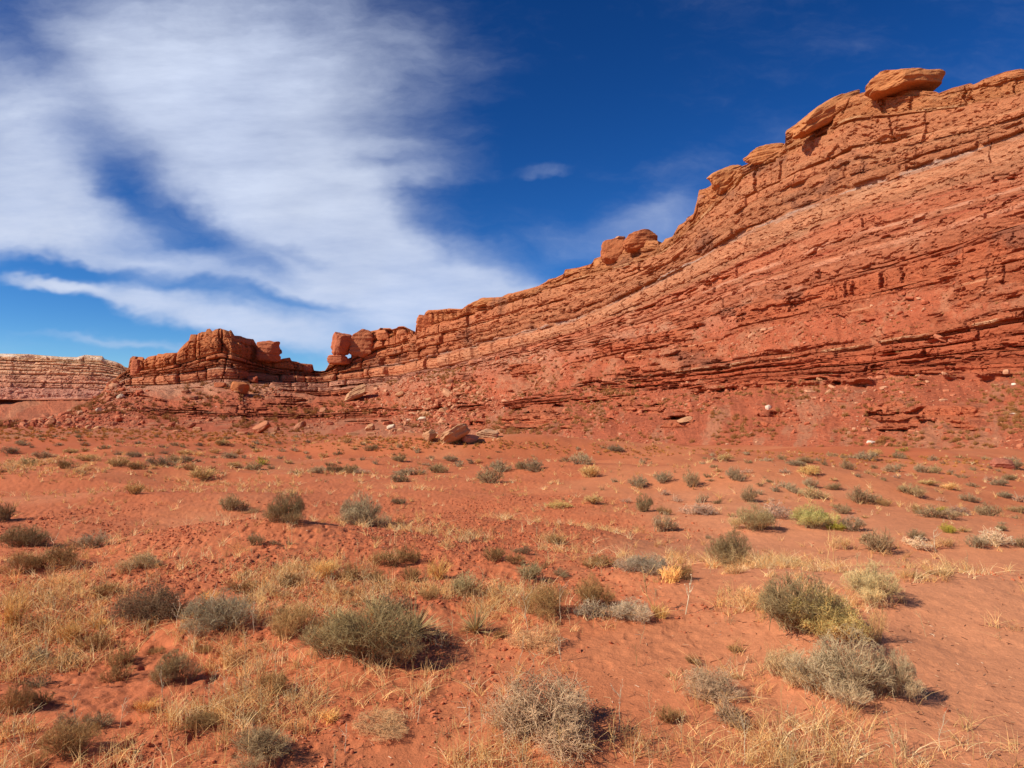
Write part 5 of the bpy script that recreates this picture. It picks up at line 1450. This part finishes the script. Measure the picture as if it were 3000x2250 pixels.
# labels for the shrubs that have none of their own, from their nearest labelled neighbour
LAND = [(s[0], s[1], s[2], s[5]) for s in SHRUBS if len(s) > 5]
SHORT = {}
for s in SHRUBS:
    if len(s) > 5:
        t = s[5]
        for cut in (' beside ', ' at the ', ' on the ', ' in the ', ' left of ', ' right of ', ' near ', ' with ', ' below ', ' above ', ' behind ', ' standing ', ' alone ', ' casting ', ' touching ', ', ', ' between ', ' of two', ' lowest', ' low on ', ' on smooth', ' showing', ' cut by', ' among', ' and ', ' on sand', ' covered', ' on crumbly', ' upper ', ' beneath ', ' on open', ' in front', ' thick', ' on a '):
            if cut in t: t = t.split(cut)[0]
        SHORT.setdefault(t, []).append(s)
landmarks = [(v[0][0], v[0][1], k) for k, v in SHORT.items() if len(v) == 1 and 2 < len(k.split()) < 6]
landmarks += [(1250, 1285, 'tilted slab left of the biggest slab'), (765, 1265, 'dark tilted slab'), (2938, 1360, 'pinkish red boulder'), (202, 1245, 'upright boulder at far left'),
              (557, 1254, 'leaning slab below the butte'), (2553, 1298, 'white flat rock'), (1427, 1280, 'broad flat topped slab')]


def auto_labels(items):
    out = []
    seen = {}
    for (px, py, w, h, kind) in items:
        c = min(landmarks, key=lambda m: math.hypot(m[0] - px, (m[1] - py) * 2.0))
        dx, dy = px - c[0], (py - c[1]) * 2.0
        if abs(dx) > abs(dy): rel = ('right of' if dx > 0 else 'left of')
        else: rel = ('in front of' if dy > 0 else 'behind')
        size = 'tiny' if w < 20 else 'small' if w < 42 else 'medium' if w < 75 else 'large'
        key = (size, kind, rel, c[2])
        seen.setdefault(key, []).append((math.hypot(dx, dy), len(out)))
        out.append(key)
    res = [None] * len(out)
    ORD = ['nearest', 'second nearest', 'third nearest', 'fourth nearest', 'fifth nearest', 'sixth nearest', 'seventh nearest', 'eighth nearest', 'ninth nearest', 'tenth nearest']
    for key, lst in seen.items():
        lst.sort()
        for n, (_, i) in enumerate(lst):
            size, kind, rel, lm = key
            s = f"{size} {DESC[kind]} {rel} {lm}"
            if len(lst) > 1: s = f"{ORD[min(n, 9)]} {s}"
            res[i] = s
    return res


rest = [s[:5] for s in SHRUBS if len(s) == 5] + extra
labs = auto_labels(rest)
allp = [(s[:5], s[5]) for s in SHRUBS if len(s) > 5] + list(zip(rest, labs))
for i, (s, lb) in enumerate(allp):
    place_plant(*s, lb, i)


# ------------------------------------------------------------------ distant scrub as one mass (countless specks)
def speck_field(name, label, P, size, cols, seed):
    rg = np.random.default_rng(seed)
    V, Fq, C = [], [], []
    base = []
    for k in range(4):
        s, f = make_plant('sage', 900 + k, 2)
        v, q, c = join([s, f]); base.append((v, q, np.ones_like(c) * (c / c.mean())))
    off = 0
    which = rg.integers(0, 4, len(P))
    for k in range(4):
        idx = np.where(which == k)[0]
        v, q, c = base[k]
        # lighter version: every strand kept, but few
        ang = rg.uniform(0, 6.28, len(idx)); cs, sn = np.cos(ang), np.sin(ang)
        s = size[idx]
        X = (v[None, :, 0] * cs[:, None] - v[None, :, 1] * sn[:, None]) * s[:, None]
        Y = (v[None, :, 0] * sn[:, None] + v[None, :, 1] * cs[:, None]) * s[:, None]
        Zz = v[None, :, 2] * s[:, None] * .62
        V.append((np.stack([X, Y, Zz], -1) + P[idx][:, None, :]).reshape(-1, 3))
        Fq.append((q[None] + (np.arange(len(idx)) * len(v))[:, None, None]).reshape(-1, 4) + off); off += len(idx) * len(v)
        C.append((cols[idx][:, None, :] * c[None]).reshape(-1, 3))
    me = mesh_from(name, np.concatenate(V), np.concatenate(Fq), M_LEAF, np.concatenate(C), False)
    o = link(name, me); tag(o, label, 'scrub', kind='stuff')


def w_bush(px, py, t, p, rg):
    n = fbm(px / 120, py / 50, 811, 4)
    return t * np.clip(.22 + 1.2 * n, 0, .8) * np.interp(px, [0, 1000, 1500], [.10, .2, 1.0]) * (0.25 + .75 * (py > 1100) + .3 * (px < 1500))


bp, bx, by_ = slope_points(4200, 91, w_bush)
rg = np.random.default_rng(17)
d = np.hypot(bp[:, 0], bp[:, 1])
bs = d / F * rg.uniform(7, 20, len(bp)) * np.interp(by_, [1000, 1100, 1300], [.6, .9, 1.3])
bc = np.array([albedo(*c, .85) for c in ((176, 148, 122), (166, 136, 100), (184, 158, 132), (172, 132, 98))])[rg.integers(0, 4, len(bp))]
speck_field('slope_scrub', 'countless small grey bushes dotting the slopes under the cliff', bp, bs, bc, 5)
gpts = []
for k in range(1700):
    px = R_.uniform(-20, 1500) if R_.random() < .7 else R_.uniform(1500, 3020)
    by = float(np.interp(px, CX, HY[7]))
    py = by + 1 + abs(R_.gauss(0, 22))
    q = ray_ground(px, py)
    if q and 40 < math.hypot(q[0], q[1]) < 900: gpts.append(q)
gpts = np.array(gpts)
d = np.hypot(gpts[:, 0], gpts[:, 1])
gs = d / F * rg.uniform(5, 15, len(gpts))
gc = np.array([albedo(*c, .85) for c in ((176, 148, 112), (162, 136, 98), (192, 164, 120), (174, 138, 98))])[rg.integers(0, 4, len(gpts))]
speck_field('flat_scrub', 'haze of tiny grey green bushes along the foot of the slopes', gpts, gs, gc, 6)


# ------------------------------------------------------------------ dry grass and forbs (nobody could count them)
def grass_density(x, y, r):
    z = ground_z(x, y, False)
    px, py = to_px(x, y, z)
    g = lambda cx, cy, sx, sy: np.exp(-((px - cx) / sx) ** 2 - ((py - cy) / sy) ** 2)
    d = 0.9 * g(150, 2150, 420, 260) + .8 * g(60, 1880, 260, 150) + .7 * g(500, 2000, 330, 140) + .9 * g(1000, 1720, 330, 60) + .5 * g(700, 1800, 500, 90)
    d = d + .35 * g(1900, 1720, 500, 60) + .45 * g(2450, 1680, 260, 50) + 1.0 * g(180, 1365, 320, 26) + .4 * g(1000, 1300, 700, 16) + .35 * g(700, 1400, 500, 30) + .2 * g(1500, 2240, 900, 50) + .2 * g(2300, 2200, 380, 60)
    d = d + .25 * g(1500, 1560, 300, 60) + .5 * g(1350, 1740, 250, 60) + .12 * g(2750, 2150, 200, 70) + .3 * g(2650, 1700, 130, 25) + .3 * g(2160, 1760, 130, 50)
    d = d + .05
    d = np.minimum(d * 0.95, 1.0)
    n = fbm(x / .7, y / .7, 560, 3)
    return np.clip(d * (0.35 + 2.0 * n), 0, 1)


def build_grass(cnt, seed, r0, r1, hs, name, label):
    x, y, r, rg = near_points(cnt, seed, grass_density, r0, r1)
    z = ground_z(x, y)
    n = len(x)
    nb = rg.integers(5, 16, n)
    ci = np.repeat(np.arange(n), nb); m = len(ci)
    hgt = hs * (.05 + .13 * rg.beta(1.5, 3, n) + .03 * (r > 8))[ci] * rg.uniform(.4, 1.3, m)
    az = rg.uniform(0, 6.28, m); lean = np.abs(rg.normal(0, .55, m))
    k = 4; t = np.linspace(0, 1, k)[None, :]
    bx = x[ci] + rg.normal(0, .02, m); by = y[ci] + rg.normal(0, .02, m); bz = ground_z(bx, by) - .004
    L = hgt[:, None] * t
    P = np.stack([bx[:, None] + np.cos(az)[:, None] * lean[:, None] * L * (.5 + t), by[:, None] + np.sin(az)[:, None] * lean[:, None] * L * (.5 + t), bz[:, None] + L * (1 - .25 * lean[:, None] * t)], -1)
    rr = (.0009 + .00019 * r[ci])[:, None] * (1 - .8 * t)
    tone = np.array([albedo(*c, 1.34) for c in ((226, 192, 128), (214, 172, 108), (196, 146, 90), (232, 206, 152), (176, 138, 96))])
    tc = tone[rg.choice(5, n, p=[.3, .27, .2, .13, .1])][ci] * rg.uniform(.8, 1.15, m)[:, None]
    v, f, c = strands(P, rr, np.repeat(tc[:, None, :], k, 1))
    me = mesh_from(name, v, f, M_STRAW, c, False)
    tag(link(name, me), label, 'grass', kind='stuff')


build_grass(11000, 201, 2.7, 24, 1.0, 'dry_grass', 'short straw coloured grass blades in drifts over the soil')
build_grass(11000, 203, 20, 95, 1.25, 'far_grass', 'pale haze of dry grass on the flat in the middle distance')


def forb_paths(rg, h):
    """a dry upright weed: wavy main stem, a few side twigs, tiny seed heads; returns list of (path, r0)"""
    k = 7
    t = np.linspace(0, 1, k)
    ln = rg.normal(0, .12, 2)
    wig = np.cumsum(rg.normal(0, .02, (k, 2)), 0)
    main = np.stack([ln[0] * t * h + wig[:, 0] * h, ln[1] * t * h + wig[:, 1] * h, t * h], -1)
    out = [(main, 1.0)]; heads = [main[-1]]
    for j in range(rg.integers(3, 8)):
        i = rg.integers(2, k - 1); a = main[i]
        d = rg.normal(0, 1, 3); d[2] = abs(d[2]) + .9; d /= np.linalg.norm(d)
        L = h * rg.uniform(.15, .42)
        tt = np.linspace(0, 1, k)[:, None]
        p = a + d * L * tt + np.array([0, 0, .12 * L]) * tt ** 2 + np.cumsum(rg.normal(0, .012 * h, (k, 3)), 0)
        out.append((p, .6)); heads.append(p[-1]); heads.append(p[-3])
    return out, heads


def build_forbs():
    """loose weed stalks in the straw"""
    rg = np.random.default_rng(303)
    x, y, r, _ = near_points(620, 301, lambda x, y, r: grass_density(x, y, r) + .03, 2.8, 11)
    paths, rads, cols, hd, hr, hc = [], [], [], [], [], []
    for i in range(len(x)):
        h = rg.uniform(.06, .2)
        o, heads = forb_paths(rg, h)
        b = np.array([x[i], y[i], float(ground_z(x[i], y[i])) - .005])
        c = albedo(*((226, 196, 142) if rg.random() < .6 else (206, 164, 106)), .9)
        for p, s in o:
            paths.append(p + b); rads.append(np.linspace(1, .5, 7) * .0014 * s * (1 + r[i] * .1)); cols.append(np.repeat(c[None], 7, 0))
        for q in heads:
            hd.append(q + b); hr.append(.004 + .0005 * r[i]); hc.append(c * 1.05)
    v1 = strands(np.array(paths), np.array(rads), np.array(cols))
    v2 = flakes(np.array(hd), np.array(hr), np.array(hc), rg, .8)
    v, f, c = join([v1, v2])
    tag(link('dry_weeds', mesh_from('dry_weeds', v, f, M_STRAW, c, False)), 'thin dry weeds with tiny seed heads standing in the straw', 'weeds', kind='stuff')


build_forbs()

# the stalks that can be told apart
STALKS = [
    (1372, 2225, 175, 'forked pale stalk left of the big leafless shrub, tallest there'),
    (1222, 2120, 90, 'straight pale stalk above the low pale mat'),
    (1463, 2240, 150, 'thin straight stalk touching the left side of the big leafless shrub'),
    (1532, 2225, 100, 'thin straight stalk in front of the big leafless shrub'),
    (1645, 2245, 130, 'forked stalk in front of the middle of the big leafless shrub'),
    (1785, 2200, 130, 'leaning stalk right of the big leafless shrub, left of the forked one'),
    (1812, 2145, 120, 'forked white stalk right of the big leafless shrub'),
    (1855, 2245, 90, 'short straight stalk right of the forked white stalk'),
    (1524, 1950, 80, 'lone straight stalk in front of the low pale tan shrub'),
    (1640, 1938, 75, 'crooked white stalk right end of the low pale tan shrub'),
    (1397, 1946, 55, 'small straight stalk below the small yucca'),
    (1640, 1820, 110, 'branching white weed in front of the dark brown dome shrub'),
    (1545, 1850, 110, 'tall pale branching stalk left of the dark brown dome shrub'),
    (1912, 1790, 130, 'thick straw stalk leaning right of the silver twig shrubs'),
    (2425, 1642, 85, 'tall straw stalk, left of the pair on the crest'),
    (2440, 1642, 95, 'tall straw stalk, right of the pair on the crest'),
    (2740, 1614, 60, 'pale stalk rising beside the white spiky shrub'),
    (2295, 2160, 150, 'slim straw stalk pair alone below the right cluster'),
    (2175, 2245, 120, 'forked pale stalk at the bottom below the small twig bush'),
    (2745, 2195, 110, 'leaning white branching stalk at the lower right'),
    (2850, 2225, 130, 'straw coloured branching weed in the lower right corner'),
    (2100, 1786, 70, 'thin leaning stalk left of the right cluster'),
    (2010, 1800, 90, 'pale stalk right of the thick leaning straw stalk'),
    (2032, 2250, 90, 'thin forked stalk at the bottom edge below the small brown tuft'),
    (668, 2040, 60, 'pale stalk in the lower left straw by the brown tuft'),
    (485, 2090, 130, 'long leaning pale stalk in front of the olive bush at lower left'),
    (235, 2140, 110, 'pale branching stalk at lower left below the brown bushes'),
    (350, 2130, 90, 'seedy straw weed right of the pale branching stalk at lower left'),
    (880, 2050, 60, 'thin stalk left below the dark green broom shrub'),
    (1010, 2200, 70, 'thin stalk left end of the low pale mat'),
    (150, 1620, 80, 'slender pale stalk between the leaning olive and leaning grey shrubs'),
    (520, 1840, 90, 'white stalk between the dark leafy shrub and hazy grey shrub'),
    (640, 1850, 110, 'crooked white stalk in front of the hazy grey shrub'),
    (745, 1860, 90, 'pale stalk at the right end of the hazy grey shrub'),
]
for i, (px, py, h, lb) in enumerate(STALKS):
    rg = np.random.default_rng(700 + i)
    p = ray_ground(px, py, True)
    Hh = h * p[1] / F
    o, heads = forb_paths(rg, Hh)
    w = p[1] / F * (1.7 if 'thick' in lb else 1.0)
    P = np.array([q for q, _ in o]); rd = np.array([np.linspace(1, .45, 7) * w * 1.15 * s for _, s in o])
    c = albedo(230, 206, 164, .92) if ('white' in lb or 'pale' in lb) else albedo(218, 178, 116, .92)
    if 'straight' in lb or 'slim' in lb: P, rd = P[:2], rd[:2]; heads = heads[:2]
    C = np.ones(P.shape) * c
    me = mesh_from('stalk', *strands(P, rd, C, 4)[:2], M_STRAW, strands(P, rd, C, 4)[2], False)
    root = link('dry_stalk', me, loc=(p[0], p[1], p[2] - .004))
    if len(heads) > 2:
        hv = flakes(np.array(heads), np.full(len(heads), w * 2.4), np.ones((len(heads), 3)) * c, rg, .8)
        link('seed_heads', mesh_from('seed_heads', hv[0], hv[1], M_STRAW, hv[2], False), root)
    tag(root, lb, 'dry stalk', 'single dry stalks')


# twig litter and leaf bits on the sand
def build_litter():
    x, y, r, rg = near_points(2600, 401, lambda x, y, r: .25 + .6 * grass_density(x, y, r) + .5 * g2(x, y, 2.3, 4.6, .9, .9), 2.8, 11)
    m = len(x); k = 4
    az = rg.uniform(0, 6.28, m); L = np.clip(rg.lognormal(-3.8, .45, m), .005, .05)
    t = np.linspace(-.5, .5, k)[None, :]
    bend = rg.normal(0, .25, m)[:, None] * t ** 2
    X = x[:, None] + L[:, None] * (np.cos(az)[:, None] * t - np.sin(az)[:, None] * bend)
    Y = y[:, None] + L[:, None] * (np.sin(az)[:, None] * t + np.cos(az)[:, None] * bend)
    Z = ground_z(X, Y) + .004
    P = np.stack([X, Y, Z], -1)
    tone = np.array([albedo(*c, .9) for c in ((204, 160, 118), (120, 74, 50), (186, 140, 98), (100, 62, 44), (216, 184, 148))])
    tc = tone[rg.choice(5, m, p=[.25, .3, .2, .15, .1])]
    v, f, c = strands(P, (.0010 + .0002 * r)[:, None] * np.ones((1, k)), np.repeat(tc[:, None, :], k, 1))
    tag(link('twig_litter', mesh_from('twig_litter', v, f, M_STEM, c, False)), 'broken twigs and leaf scraps lying on the sand', 'litter', kind='stuff')


build_litter()
